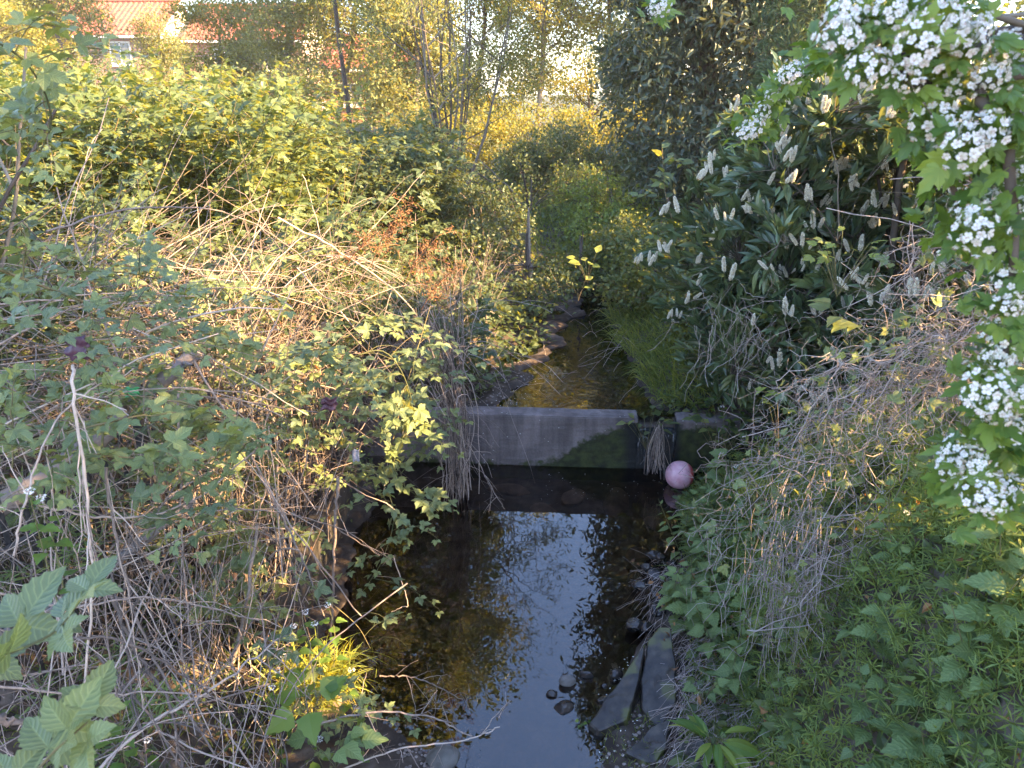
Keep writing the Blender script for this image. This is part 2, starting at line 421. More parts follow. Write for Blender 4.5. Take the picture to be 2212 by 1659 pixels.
# ---------------------------------------------------------------- solid things
def box(x0, x1, y0, y1, z0, z1, m=0):
    V = np.array([(x, y, z) for z in (z0, z1) for y in (y0, y1) for x in (x0, x1)], float)
    F = np.array([(0, 2, 3, 1), (4, 5, 7, 6), (0, 1, 5, 4), (2, 6, 7, 3), (0, 4, 6, 2), (1, 3, 7, 5)])
    return (V, F, None, m)
def bevel(o, wd=.01, seg=2):
    b = o.modifiers.new('bevel', 'BEVEL'); b.width = wd; b.segments = seg; b.limit_method = 'ANGLE'
    return o
def concrete(name, base=(.21, .19, .185), dark=(.11, .098, .095), speck=True, moss=False):
    m, nt = newmat(name); q = N(nt)
    tc = q('ShaderNodeTexCoord')
    geo = q('ShaderNodeNewGeometry')
    pos = tc.outputs['Object']
    n1 = q('ShaderNodeTexNoise', i_Vector=pos, i_Scale=3.0, i_Detail=6.0)
    n2 = q('ShaderNodeTexNoise', i_Vector=pos, i_Scale=60.0, i_Detail=4.0)
    col = ramp(q, n1.outputs[0], [(.3, dark), (.7, base)])
    col = mixc(q, .35, col, ramp(q, n2.outputs[0], [(.3, (.05, .045, .045)), (.7, (.40, .37, .35))]), 'SOFT_LIGHT')
    if speck:
        vo = q('ShaderNodeTexVoronoi', i_Vector=pos, i_Scale=26.0)
        lt = q('ShaderNodeMath', operation='LESS_THAN', i_0=vo.outputs['Distance'], i_1=.13)
        sc = q('ShaderNodeSeparateColor', i_0=vo.outputs['Color'])
        l2 = q('ShaderNodeMath', operation='GREATER_THAN', i_0=sc.outputs[0], i_1=.72)
        l3 = q('ShaderNodeMath', operation='MULTIPLY', i_0=lt.outputs[0], i_1=l2.outputs[0])
        col = mixc(q, l3.outputs[0], col, (.55, .55, .52))
    rough = .85
    mpd = q('ShaderNodeMapping', i_0=pos); mpd.inputs[3].default_value = (16, 16, 1.6)
    nd = q('ShaderNodeTexNoise', i_Vector=mpd.outputs[0], i_Scale=1.0, i_Detail=6.0)
    col = mixc(q, .55, col, ramp(q, nd.outputs[0], [(.35, (.16, .145, .13)), (.62, (.50, .47, .47))]), 'OVERLAY')
    if moss:   # the moss and slime stain on the face, widening towards the spillway
        sx = q('ShaderNodeSeparateXYZ', i_0=pos)
        nn = q('ShaderNodeTexNoise', i_Vector=pos, i_Scale=14.0, i_Detail=5.0)
        # dry-moss boundary: x rises with z (curve)
        zz = q('ShaderNodeMapRange', i_0=sx.outputs[0]); zz.interpolation_type = 'SMOOTHERSTEP'
        for i, v in ((1, .12), (2, 1.0), (3, .03), (4, .40)): zz.inputs[i].default_value = v
        ds = q('ShaderNodeMath', operation='SUBTRACT', i_0=zz.outputs[0], i_1=sx.outputs[2])
        d1 = q('ShaderNodeMath', operation='MULTIPLY_ADD', i_0=nn.outputs[0], i_1=.22, i_2=ds.outputs[0])
        d2 = q('ShaderNodeMath', operation='MULTIPLY_ADD', i_0=n1.outputs[0], i_1=.20, i_2=d1.outputs[0])
        d3 = q('ShaderNodeMapRange', i_0=d2.outputs[0]); d3.inputs[1].default_value = .20; d3.inputs[2].default_value = .25
        ftop = q('ShaderNodeMath', operation='LESS_THAN', i_0=sx.outputs[2], i_1=.415)
        d4 = q('ShaderNodeMath', operation='MULTIPLY', i_0=d3.outputs[0], i_1=ftop.outputs[0])
        mossc = ramp(q, nn.outputs[0], [(.3, (.012, .016, .006)), (.7, (.05, .065, .015))])
        col = mixc(q, d4.outputs[0], col, mossc)
        # wet black slime round the spillway
        ax = q('ShaderNodeMath', operation='SUBTRACT', i_0=sx.outputs[0], i_1=1.15)
        ab = q('ShaderNodeMath', operation='ABSOLUTE', i_0=ax.outputs[0])
        a2 = q('ShaderNodeMath', operation='MULTIPLY_ADD', i_0=n1.outputs[0], i_1=.22, i_2=ab.outputs[0])
        a3 = q('ShaderNodeMapRange', i_0=a2.outputs[0])
        for i, v in ((1, .36), (2, .30), (3, 0), (4, 1)): a3.inputs[i].default_value = v
        a4 = q('ShaderNodeMath', operation='MULTIPLY', i_0=a3.outputs[0], i_1=ftop.outputs[0])
        col = mixc(q, a4.outputs[0], col, (.012, .013, .012))
    bp = q('ShaderNodeBump', i_Strength=.5, i_Distance=.006, i_Height=n2.outputs[0])
    bs = q('ShaderNodeBsdfPrincipled', i_Roughness=rough, i_Normal=bp.outputs[0])
    nt.links.new(col, bs.inputs['Base Color'])
    q('ShaderNodeOutputMaterial', i_0=bs.outputs[0])
    return m

# weir: built along local x, origin at its base
def grid_box(x0, x1, y0, y1, z0, z1, st=.05, amp=.006, seed=1):
    import bmesh
    bm = bmesh.new()
    bmesh.ops.create_cube(bm, size=1)
    for v in bm.verts: v.co = ((x0+x1)/2+v.co.x*(x1-x0), (y0+y1)/2+v.co.y*(y1-y0), (z0+z1)/2+v.co.z*(z1-z0))
    bmesh.ops.bevel(bm, geom=bm.edges[:], offset=.008, segments=2, affect='EDGES')
    for _ in range(5):
        L = [e for e in bm.edges if e.calc_length() > st]
        if L: bmesh.ops.subdivide_edges(bm, edges=L, cuts=1, use_grid_fill=True)
    bmesh.ops.triangulate(bm, faces=bm.faces[:])
    r = rng(seed)
    for v in bm.verts:
        p = np.array(v.co)
        v.co += Vector(n3(np.stack([p+3, p+7, p+11]), 6, seed)*amp+n3(np.stack([p+5, p+2, p+1]), 31, seed)*amp*.8)
    V = np.array([v.co[:] for v in bm.verts]); F = np.array([[v.index for v in f.verts] for f in bm.faces])
    bm.free()
    return V, F
WROT = math.atan(-0.07)
WO = (0.0, 5.80+.021, 0.0)
weir = thing('concrete_weir', 'low grey concrete weir wall across the stream with moss and a spillway', 'weir', WO, WROT)
mw = concrete('weir_concrete', (.30, .265, .26), (.15, .132, .13), moss=True)
def weir_local(V): return V+np.array(WO)
for nm, a in (('wall', (-1.75, 1.02, 0, .18, -.4, .455)), ('wall', (1.34, 1.85, 0, .18, -.4, .445)), ('spillway_sill', (1.022, 1.338, .01, .17, -.4, .33))):
    V, F = grid_box(*a, seed=len(nm)+int(a[0]*3))
    o = mk(nm, [(weir_local(V), F)], mw, weir, smooth=False)
# wet trickle falling over the sill
m, nt = newmat('falling_water'); q = N(nt)
geo = q('ShaderNodeNewGeometry')
mp = q('ShaderNodeMapping', i_0=geo.outputs['Position']); mp.inputs[3].default_value = (60, 60, 5)
nz = q('ShaderNodeTexNoise', i_Vector=mp.outputs[0], i_Scale=1.0, i_Detail=4.0)
bp = q('ShaderNodeBump', i_Strength=1.0, i_Distance=.01, i_Height=nz.outputs[0])
bs = q('ShaderNodeBsdfPrincipled', i_Roughness=.12, i_Normal=bp.outputs[0]); bs.inputs['Base Color'].default_value = (.35, .37, .4, 1)
tr = q('ShaderNodeBsdfTransparent')
r1 = q('ShaderNodeMapRange', i_0=nz.outputs[0])
for i, v in ((1, .56), (2, .72), (3, .0), (4, .75)): r1.inputs[i].default_value = v
mx = q('ShaderNodeMixShader', i_0=r1.outputs[0], i_1=tr.outputs[0], i_2=bs.outputs[0])
q('ShaderNodeOutputMaterial', i_0=mx.outputs[0])
prof = np.array([(.19, .425), (.10, .395), (.0, .37), (-.03, .33), (-.045, .25), (-.055, .15), (-.06, .05), (-.062, -.02)])
xs = np.linspace(1.03, 1.33, 16)
V = np.array([(x, p[0]+.008*sin(x*60+i), p[1]) for i, p in enumerate(prof) for x in xs])
Fw = np.array([(i*16+j, i*16+j+1, (i+1)*16+j+1, (i+1)*16+j) for i in range(7) for j in range(15)])
o = mk('falling_water', [(weir_local(V), Fw)], m, None, smooth=True)
o.data.transform(__import__('mathutils').Matrix.Translation(-Vector(WO))); o.location = WO; o.rotation_euler = (0, 0, WROT)
tagd(o, kind='structure')

# left retaining wall under the fence
rw = thing('retaining_wall', 'weathered grey concrete retaining wall under the left fence', 'wall', (-1.3, 3.2, 0))
V, F = grid_box(-1.34, -1.20, 3.35, 5.75, -.4, .34, seed=4, amp=.006)
mk('wall_body', [(V, F)], concrete('old_concrete', (.11, .10, .09), (.05, .048, .04)), rw)

# palisade fence
m, nt = newmat('grey_steel'); q = N(nt)
geo = q('ShaderNodeNewGeometry')
nz = q('ShaderNodeTexNoise', i_Vector=geo.outputs['Position'], i_Scale=30.0, i_Detail=5.0)
col = ramp(q, nz.outputs[0], [(.35, (.035, .035, .04)), (.6, (.075, .075, .08)), (.75, (.09, .06, .045))])
bs = q('ShaderNodeBsdfPrincipled', i_Roughness=.55, i_Metallic=.35); nt.links.new(col, bs.inputs['Base Color'])
q('ShaderNodeOutputMaterial', i_0=bs.outputs[0])
steel = m
FA, FB = np.array([-2.35, 1.75]), np.array([-1.27, 5.0])
fence = thing('palisade_fence', 'grey steel bar fence half buried in brambles along the left bank', 'fence', (FA[0], FA[1], .3))
fd = (FB-FA); FL = np.linalg.norm(fd); fd /= FL
nb = int(FL/.105)
def slat(p, z0, z1, wd=.026, th=.006):
    t = np.array([fd[0], fd[1]]); nn = np.array([-fd[1], fd[0]])
    pr = [(-wd/2, 0), (-wd/6, th), (wd/6, th), (wd/2, 0), (wd/6, -th*.2), (-wd/6, -th*.2)]
    V = []
    for z, sc in ((z0, 1), (z1-.05, 1), (z1, .12)):
        for a, b in pr:
            xy = p+t*a*sc+nn*b; V.append((xy[0], xy[1], z))
    F = [(i*6+j, i*6+(j+1) % 6, (i+1)*6+(j+1) % 6, (i+1)*6+j) for i in range(2) for j in range(6)]
    return np.array(V), np.array(F)
for i in range(nb):
    p = FA+fd*(.05+i*.105)
    zb = float(H(p[0], p[1]))
    mk('bar', [slat(p, -.05, 1.50+.01*sin(i*3.1))], steel, fence)
for zc in (.30, 1.22):
    a = np.array([FA[0], FA[1], zc]); b = np.array([FB[0], FB[1], zc])
    nn = np.array([fd[1], -fd[0], 0])*.012
    mk('rail', [tubes(np.array([a+nn, b+nn]), .016, 4)], steel, fence)
for s_ in (0.02, .5, .985):
    p = FA+fd*FL*s_; nn = np.array([fd[1], -fd[0]])*.045
    mk('post', [box(p[0]+nn[0]-.022, p[0]+nn[0]+.022, p[1]+nn[1]-.022, p[1]+nn[1]+.022, -.1, 1.5)], steel, fence)

# ball
def uvsphere(c, rad, nu=40, nv=24):
    th = np.linspace(0, pi, nv+1); ph = np.arange(nu)*2*pi/nu
    V = np.array([(c[0]+rad*sin(t)*cos(p), c[1]+rad*sin(t)*sin(p), c[2]+rad*cos(t)) for t in th for p in ph])
    F = np.array([(i*nu+j, (i+1)*nu+j, (i+1)*nu+(j+1) % nu, i*nu+(j+1) % nu) for i in range(nv) for j in range(nu)])
    return V, F
BC = at_y(1468, 1023, 5.08)
m, nt = newmat('pink_plastic'); q = N(nt)
tc = q('ShaderNodeTexCoord'); sx = q('ShaderNodeSeparateXYZ', i_0=tc.outputs['Object'])
nz = q('ShaderNodeTexNoise', i_Vector=tc.outputs['Object'], i_Scale=22.0, i_Detail=5.0)
nl = q('ShaderNodeTexNoise', i_Vector=tc.outputs['Object'], i_Scale=9.0, i_Detail=2.0)
fx = q('ShaderNodeMath', operation='MULTIPLY_ADD', i_0=nl.outputs[0], i_1=.05, i_2=sx.outputs[0])
f2 = q('ShaderNodeMapRange', i_0=fx.outputs[0]); f2.inputs[1].default_value = .075; f2.inputs[2].default_value = .105
body = ramp(q, nz.outputs[0], [(.3, (.62, .30, .34)), (.5, (.72, .40, .46)), (.7, (.80, .52, .56))])
c = mixc(q, f2.outputs[0], body, (.75, .13, .12))
fz = q('ShaderNodeMath', operation='MULTIPLY_ADD', i_0=nz.outputs[0], i_1=.06, i_2=sx.outputs[2])
f3 = q('ShaderNodeMapRange', i_0=fz.outputs[0]); f3.inputs[1].default_value = -.045; f3.inputs[2].default_value = -.075
c = mixc(q, f3.outputs[0], c, (.09, .04, .03))
vo = q('ShaderNodeTexVoronoi', i_Vector=tc.outputs['Object'], i_Scale=30.0)
lt = q('ShaderNodeMath', operation='LESS_THAN', i_0=vo.outputs['Distance'], i_1=.09)
c = mixc(q, lt.outputs[0], c, (.25, .10, .09))
bs = q('ShaderNodeBsdfPrincipled', i_Roughness=.42); nt.links.new(c, bs.inputs['Base Color'])
q('ShaderNodeOutputMaterial', i_0=bs.outputs[0])
V, F = uvsphere((0, 0, 0), .113)
ball = mk('ball', [(V, F)], m, None, smooth=True); BC = at_z(1468, 1026, .09); ball.location = tuple(BC)
tagd(ball, 'faded pink plastic ball floating beside the weir on the right', 'ball')

# stones
def stone(r, sx, sy, sz, flat=.8, detail=3, chips=5):
    import bmesh
    bm = bmesh.new(); bmesh.ops.create_icosphere(bm, subdivisions=detail, radius=1)
    V = np.array([v.co[:] for v in bm.verts]); F = np.array([[v.index for v in f.verts] for f in bm.faces]); bm.free()
    for _ in range(chips+4):   # plane cuts make facets
        n = norm(r.normal(size=3)); d = r.uniform(.55, .85)
        k = V@n-d; V = V-np.where(k > 0, k, 0)[:, None]*n*flat
    V += 0.03*n3(V+r.random()*9, 5)[:, None]*norm(V)
    return V*np.array([sx, sy, sz]), F
def stonemat(name, stops, rough=.6, moss=0.0):
    m, nt = newmat(name); q = N(nt)
    tc = q('ShaderNodeTexCoord')
    nz = q('ShaderNodeTexNoise', i_Vector=tc.outputs['Object'], i_Scale=16.0, i_Detail=7.0)
    n2 = q('ShaderNodeTexNoise', i_Vector=tc.outputs['Object'], i_Scale=5.0, i_Detail=3.0)
    col = ramp(q, nz.outputs[0], stops)
    if moss:
        mr = q('ShaderNodeMapRange', i_0=n2.outputs[0]); mr.inputs[1].default_value = .62-moss*.3; mr.inputs[2].default_value = .68-moss*.3
        col = mixc(q, mr.outputs[0], col, (.07, .075, .02))
    bp = q('ShaderNodeBump', i_Strength=.5, i_Distance=.008, i_Height=nz.outputs[0])
    bs = q('ShaderNodeBsdfPrincipled', i_Roughness=rough, i_Normal=bp.outputs[0]); nt.links.new(col, bs.inputs['Base Color'])
    q('ShaderNodeOutputMaterial', i_0=bs.outputs[0]); return m
st_dry = stonemat('dry_stone', [(.3, (.08, .075, .07)), (.7, (.20, .19, .18))], .8)
st_wet = stonemat('wet_stone', [(.3, (.012, .010, .009)), (.7, (.045, .038, .034))], .2)
st_slab = stonemat('mossy_slab', [(.3, (.010, .009, .008)), (.5, (.026, .022, .018)), (.7, (.065, .056, .042))], .42, .12)
def place_stone(name, label, px, py, z, s, mat, seed, rz=0, group=None, tilt=(0, 0), cat='stone', flat=.8):
    r = rng(seed); V, F = stone(r, *s, flat=flat)
    p = at_z(px, py, z)
    o = mk(name, [(V, F)], mat); o.location = (p[0], p[1], z); o.rotation_euler = (tilt[0], tilt[1], rz)
    return tagd(o, label, cat, group)
place_stone('stone', 'pale dry stone standing out of the shallow water near the centre', 1226, 1470, .02, (.048, .03, .04), st_dry, 3, .2)
place_stone('stone', 'thin dark pointed stone just right of the pale dry stone', 1265, 1458, .01, (.045, .015, .028), st_wet, 4, -.2)
place_stone('stone', 'wet dark stone in front of the pale dry stone, left one', 1192, 1500, .0, (.035, .03, .022), st_wet, 5)
place_stone('stone', 'largest wet dark lump of stone below the pale dry stone', 1218, 1528, .0, (.055, .045, .035), st_wet, 6, .5)
place_stone('stone', 'small wet stone near the tip of the flat grey slab', 1330, 1458, .01, (.045, .035, .035), st_wet, 8, .9)
place_stone('stone', 'tiny wet stone between the dark lumps and the slab', 1306, 1482, .0, (.018, .014, .014), st_wet, 9)
place_stone('stone', 'low wet stone beside the foot of the flat grey slab', 1308, 1514, .0, (.05, .03, .025), st_wet, 10, .3)
place_stone('stone', 'rounded pale grey boulder on the mud at the bottom edge', 957, 1636, .06, (.085, .07, .05), stonemat('boulder', [(.3, (.07, .068, .06)), (.7, (.15, .145, .13))], .9), 11, flat=.3)
def slab(label, poly, z, th, up, seed, cat='slab'):
    """angular stone slab: outline on the shore, extruded, top roughened; up = slope of its top along x and y"""
    import bmesh
    c = np.mean([at_z(a, b, z)[:2] for a, b in poly], 0); bm = bmesh.new()
    pts = [at_z(a, b, z)[:2]-c for a, b in poly]
    top = [bm.verts.new((p[0]*.96, p[1]*.96, th+up[0]*p[0]+up[1]*p[1])) for p in pts]
    bot = [bm.verts.new((p[0]*1.05, p[1]*1.05, -.10)) for p in pts]
    n = len(pts); bm.faces.new(top); bm.faces.new(bot[::-1])
    for i in range(n): bm.faces.new((top[i], bot[i], bot[(i+1) % n], top[(i+1) % n]))
    bmesh.ops.recalc_face_normals(bm, faces=bm.faces[:])
    bmesh.ops.bevel(bm, geom=bm.edges[:], offset=.006, segments=1, affect='EDGES')
    bmesh.ops.triangulate(bm, faces=bm.faces[:])
    for _ in range(4):
        L = [e for e in bm.edges if e.calc_length() > .02]
        if L: bmesh.ops.subdivide_edges(bm, edges=L, cuts=1); bmesh.ops.triangulate(bm, faces=[f for f in bm.faces if len(f.verts) > 3])
    V = np.array([v.co[:] for v in bm.verts]); F = np.array([[v.index for v in f.verts] for f in bm.faces]); bm.free()
    V = V+(n3(V+seed, 17)*.009+n3(V+seed*2, 45)*.004+n3(V+seed*3, 95)*.002)[:, None]*norm(V+[0, 0, .03])
    o = mk('stone_slab', [(V, F)], st_slab); o.location = (c[0], c[1], z); tagd(o, label, cat)
slab('long pointed flat grey slab tilted on the right shore', [(1272, 1556), (1392, 1438), (1380, 1500), (1357, 1562), (1290, 1573)], .05, .05, (.25, .25), 1)
slab('mossy upright rock at the top of the right shore', [(1396, 1423), (1419, 1400), (1445, 1403), (1460, 1468), (1462, 1520), (1426, 1562), (1385, 1525), (1381, 1480)], .08, .06, (.1, .35), 2, 'rock')
slab('green mossy slab lying flat on the right shore mud', [(1350, 1625), (1400, 1580), (1450, 1562), (1440, 1620), (1415, 1656)], .07, .02, (.1, .1), 3)
slab('dark slab at the bottom edge of the right shore', [(1440, 1640), (1500, 1600), (1540, 1640), (1530, 1700), (1460, 1700)], .10, .03, (.2, .1), 4)
SC = leaflet(1, .35, 3, (-1, 0, 1), 0, .6, .6, .7); rs = rng(66); ks = 900
PS = np.concatenate([np.stack([rs.uniform(-3.2, -1.0, 600), rs.uniform(2.4, 6, 600), rs.uniform(.3, 1.9, 600)], 1), np.stack([rs.uniform(.8, 2.2, 300), rs.uniform(1.6, 4.5, 300), rs.uniform(.0, .1, 300)], 1)])
PS[600:, 2] += H(PS[600:, 0], PS[600:, 1])+.1
tagd(mk('dead_leaves', [place(SC, PS, rsph(rs, ks), rsph(rs, ks), rs.uniform(.012, .04, ks), rs.random(ks))], G['rust']), kind='stuff')
for i in range(16):
    rr_ = rng(140+i); place_stone('shore_stone', 'dark wet stone among the rubble under the right bank nettles', 1395+rr_.uniform(-30, 40)+i*1.5, 1385-i*13+rr_.uniform(-10, 10), .04, (rr_.uniform(.03, .07), rr_.uniform(.03, .06), rr_.uniform(.02, .045)), st_wet, 150+i, i*.9, 'wet rubble stones under the right bank')
for i, (px, py, sx_, sy_) in enumerate([(1100, 1060, .20, .09), (1240, 1075, .16, .10), (1330, 1085, .24, .11), (1180, 1110, .17, .11), (1420, 1130, .14, .1), (1380, 1200, .1, .08), (1400, 1290, .12, .09), (1350, 1330, .09, .07), (1420, 1370, .1, .07), (1340, 1240, .08, .07)]):
    place_stone('sunken_stone', 'flat brown stone lying under the water of the pool', px, py, -.10, (sx_, sy_, .045), stonemat('sunken', [(.3, (.07, .05, .04)), (.7, (.17, .125, .095))], .8), 40+i, i*.7, 'stones lying under the water of the pool')
# small gravel and petals on the shore
r = rng(77)
pts = []
for (px0, px1, py0, py1) in ((1290, 1500, 1420, 1659), (860, 1040, 1500, 1659), (1000, 1160, 780, 880)):
    px = r.uniform(px0, px1, 260); py = r.uniform(py0, py1, 260)
    for a, b in zip(px, py):
        p = at_z(a, b, .46 if py0 < 1000 else .06); pts.append((p[0], p[1], float(H(p[0], p[1]))))
pts = np.array(pts)
PEB = stone(rng(5), 1, 1, .6, detail=1)
PEB = (PEB[0], PEB[1], np.zeros((len(PEB[0]), 3)))
k = len(pts)
o = mk('gravel', [place(PEB, pts, rsph(r, k)*[1, 1, .1], np.tile([0, 0, 1.], (k, 1)), r.uniform(.004, .016, k), r.random(k))], G['log']); tagd(o, kind='stuff')
m, nt = newmat('petal'); q = N(nt); bs = q('ShaderNodeBsdfPrincipled', i_Roughness=.6); bs.inputs['Base Color'].default_value = (.8, .8, .76, 1)
q('ShaderNodeOutputMaterial', i_0=bs.outputs[0]); G['petal'] = m
k = 260
px = np.concatenate([r.uniform(1290, 1500, 160), r.uniform(1150, 1440, 40), r.uniform(1040, 1180, 60)]); py = np.concatenate([r.uniform(1420, 1659, 160), r.uniform(1020, 1080, 40), r.uniform(810, 880, 60)])
pp = []
for a, b in zip(px, py):
    zz = .45 if b < 900 else .0
    p = at_z(a, b, zz); pp.append((p[0], p[1], max(float(H(p[0], p[1])), zz)+.006))
o = mk('fallen_petals', [place(TINY, np.array(pp), rsph(r, k)*[1, 1, .2], np.tile([0, 0, 1.], (k, 1)), r.uniform(.005, .012, k))], m); tagd(o, kind='stuff')

# ---------------------------------------------------------------- houses
def brickmat(name, c1, c2):
    m, nt = newmat(name); q = N(nt)
    tc = q('ShaderNodeTexCoord'); mp = q('ShaderNodeMapping', i_0=tc.outputs['Object'], i_Rotation=(pi/2, 0, 0))
    sx = q('ShaderNodeSeparateXYZ', i_0=tc.outputs['Object'])
    ad = q('ShaderNodeMath', operation='ADD', i_0=sx.outputs[0], i_1=sx.outputs[1])
    cb = q('ShaderNodeCombineXYZ', i_0=ad.outputs[0], i_1=sx.outputs[2])
    b = q('ShaderNodeTexBrick', i_Vector=cb.outputs[0], i_Scale=1.0)
    b.inputs['Color1'].default_value = (*c1, 1); b.inputs['Color2'].default_value = (*c2, 1); b.inputs['Mortar'].default_value = (.35, .32, .28, 1)
    b.inputs['Mortar Size'].default_value = .01; b.inputs['Brick Width'].default_value = .225; b.inputs['Row Height'].default_value = .075
    bs = q('ShaderNodeBsdfPrincipled', i_Roughness=.85); nt.links.new(b.outputs[0], bs.inputs['Base Color'])
    q('ShaderNodeOutputMaterial', i_0=bs.outputs[0]); return m
def plain(name, c, rough=.6, nz_=.1, **kw):
    m, nt = newmat(name); q = N(nt)
    tc = q('ShaderNodeTexCoord'); n = q('ShaderNodeTexNoise', i_Vector=tc.outputs['Object'], i_Scale=6.0, i_Detail=5.0)
    col = ramp(q, n.outputs[0], [(.3, tuple(v*(1-nz_) for v in c)), (.7, tuple(min(1, v*(1+nz_)) for v in c))])
    bs = q('ShaderNodeBsdfPrincipled', i_Roughness=rough); nt.links.new(col, bs.inputs['Base Color'])
    for k_, v in kw.items(): bs.inputs[k_.replace('_', ' ')].default_value = v
    q('ShaderNodeOutputMaterial', i_0=bs.outputs[0]); return m
brick = brickmat('red_brick', (.36, .20, .13), (.30, .16, .11))
brick2 = brickmat('pale_brick', (.62, .40, .26), (.52, .33, .22))
tile = plain('roof_tile', (.27, .085, .052), .8, .3)
upvc = plain('white_frame', (.75, .75, .74), .4, .03)
glass = plain('window_glass', (.16, .18, .20), .06, .1)
render_ = plain('cream_render', (.72, .64, .46), .8, .05)
def gable_house(label, x0, x1, y0, y1, z0, ze, zr, wins, wallm, gablem, chim=None):
    t = thing('brick_house', label, 'house', ((x0+x1)/2, y0, z0))
    ym = (y0+y1)/2
    mk('wall', [box(x0, x1, y0, y1, z0, ze)], wallm, t)
    for xx, s_ in ((x0, -1), (x1, 1)):
        V = np.array([(xx, y0, ze), (xx, y1, ze), (xx, ym, zr-.08), (xx-s_*.2, y0, ze), (xx-s_*.2, y1, ze), (xx-s_*.2, ym, zr-.08)])
        mk('gable', [(V, np.array([(0, 1, 2), (3, 5, 4)])), (V, np.array([(0, 2, 5, 3), (1, 4, 5, 2)]))], gablem, t)
    # tiled roof: corrugated sheets, each with courses
    nx = int((x1-x0+.5)/.1); us = np.linspace(x0-.2, x1+.2, nx); P = []
    for side in (0, 1):
        ya, yb = (y0-.3, ym) if side == 0 else (y1+.3, ym)
        nv = 26; vs = np.linspace(0, 1, nv)
        sl_ = (zr-ze)/(ym-y0)
        U, Vv = np.meshgrid(us, vs)
        yy = ya+(yb-ya)*Vv; zz = (ze-.3*sl_)+(zr-(ze-.3*sl_))*Vv+.08+.03*np.sin(U*2*pi/.3)+.035*((Vv*13) % 1)*-1
        V = np.stack([U, yy, zz], -1).reshape(-1, 3); ii = np.arange(nx*nv).reshape(nv, nx)
        P.append((V, np.stack([ii[:-1, :-1], ii[:-1, 1:], ii[1:, 1:], ii[1:, :-1]], -1).reshape(-1, 4)))
    rf = mk('roof', P, tile, t)
    mk('ridge', [tubes(np.array([(x0-.2, ym, zr+.1), (x1+.2, ym, zr+.1)]), .12, 6)], tile, t)
    mk('gutter', [box(x0-.2, x1+.2, y0-.42, y0-.30, ze-.25, ze-.13)], upvc, t)
    for xx in (x0-.22, x1+.2):
        V = np.array([(xx, y0-.3, ze-.35), (xx, y0-.3, ze-.12), (xx, ym, zr-.15), (xx, ym, zr+.06)])
        mk('bargeboard', [(np.concatenate([V, V+[.03, 0, 0]]), np.array([(0, 1, 3, 2), (4, 6, 7, 5), (0, 4, 5, 1), (0, 2, 6, 4)]))], upvc, t)
    for (wx, wz, ww, wh) in wins:
        f = mk('window', [box(wx-ww/2, wx+ww/2, y0-.04, y0-.002, wz, wz+.07), box(wx-ww/2, wx+ww/2, y0-.04, y0-.002, wz+wh-.07, wz+wh), box(wx-ww/2, wx-ww/2+.07, y0-.04, y0-.002, wz+.07, wz+wh-.07), box(wx+ww/2-.07, wx+ww/2, y0-.04, y0-.002, wz+.07, wz+wh-.07), box(wx-.035, wx+.035, y0-.04, y0-.002, wz+.07, wz+wh-.07)], upvc, t)
        g = mk('pane', [box(wx-ww/2+.07, wx-.035, y0-.02, y0-.005, wz+.07, wz+wh-.07), box(wx+.035, wx+ww/2-.07, y0-.02, y0-.005, wz+.07, wz+wh-.07)], glass, None)
        for v in g.data.vertices: v.co -= t.location
        g.parent = f
        s2 = mk('sill', [box(wx-ww/2-.06, wx+ww/2+.06, y0-.1, y0-.045, wz-.07, wz)], upvc, None)
        for v in s2.data.vertices: v.co -= t.location
        s2.parent = f
    return t
hz = 1.4
gable_house('tiled brick house at the far left with one upstairs window in view', -30, -19.2, 46, 52.5, hz, 5.75, 7.55, [(-21.4, 4.15, 1.15, 1.2), (-26.5, 4.15, 1.15, 1.2), (-21.4, 1.9, 1.3, 1.2), (-26.5, 1.9, 1.3, 1.2)], brick, render_)
gable_house('tiled brick house just right of the leftmost house, behind the twisted bare limbs', -18.3, -11.8, 47.5, 54, hz, 5.6, 7.45, [(-16.2, 3.9, 1.3, 1.15), (-13.4, 3.9, 1.1, 1.15), (-15.0, 1.8, 1.4, 1.2)], brick, render_)
gable_house('low orange brick house glimpsed left of the thin willow', -8.6, -4.3, 38, 43, 1.3, 3.9, 5.2, [(-5.9, 2.2, .8, 1.1), (-7.4, 2.2, .9, 1.0)], brickmat('orange_brick', (.55, .20, .10), (.46, .16, .09)), brick)

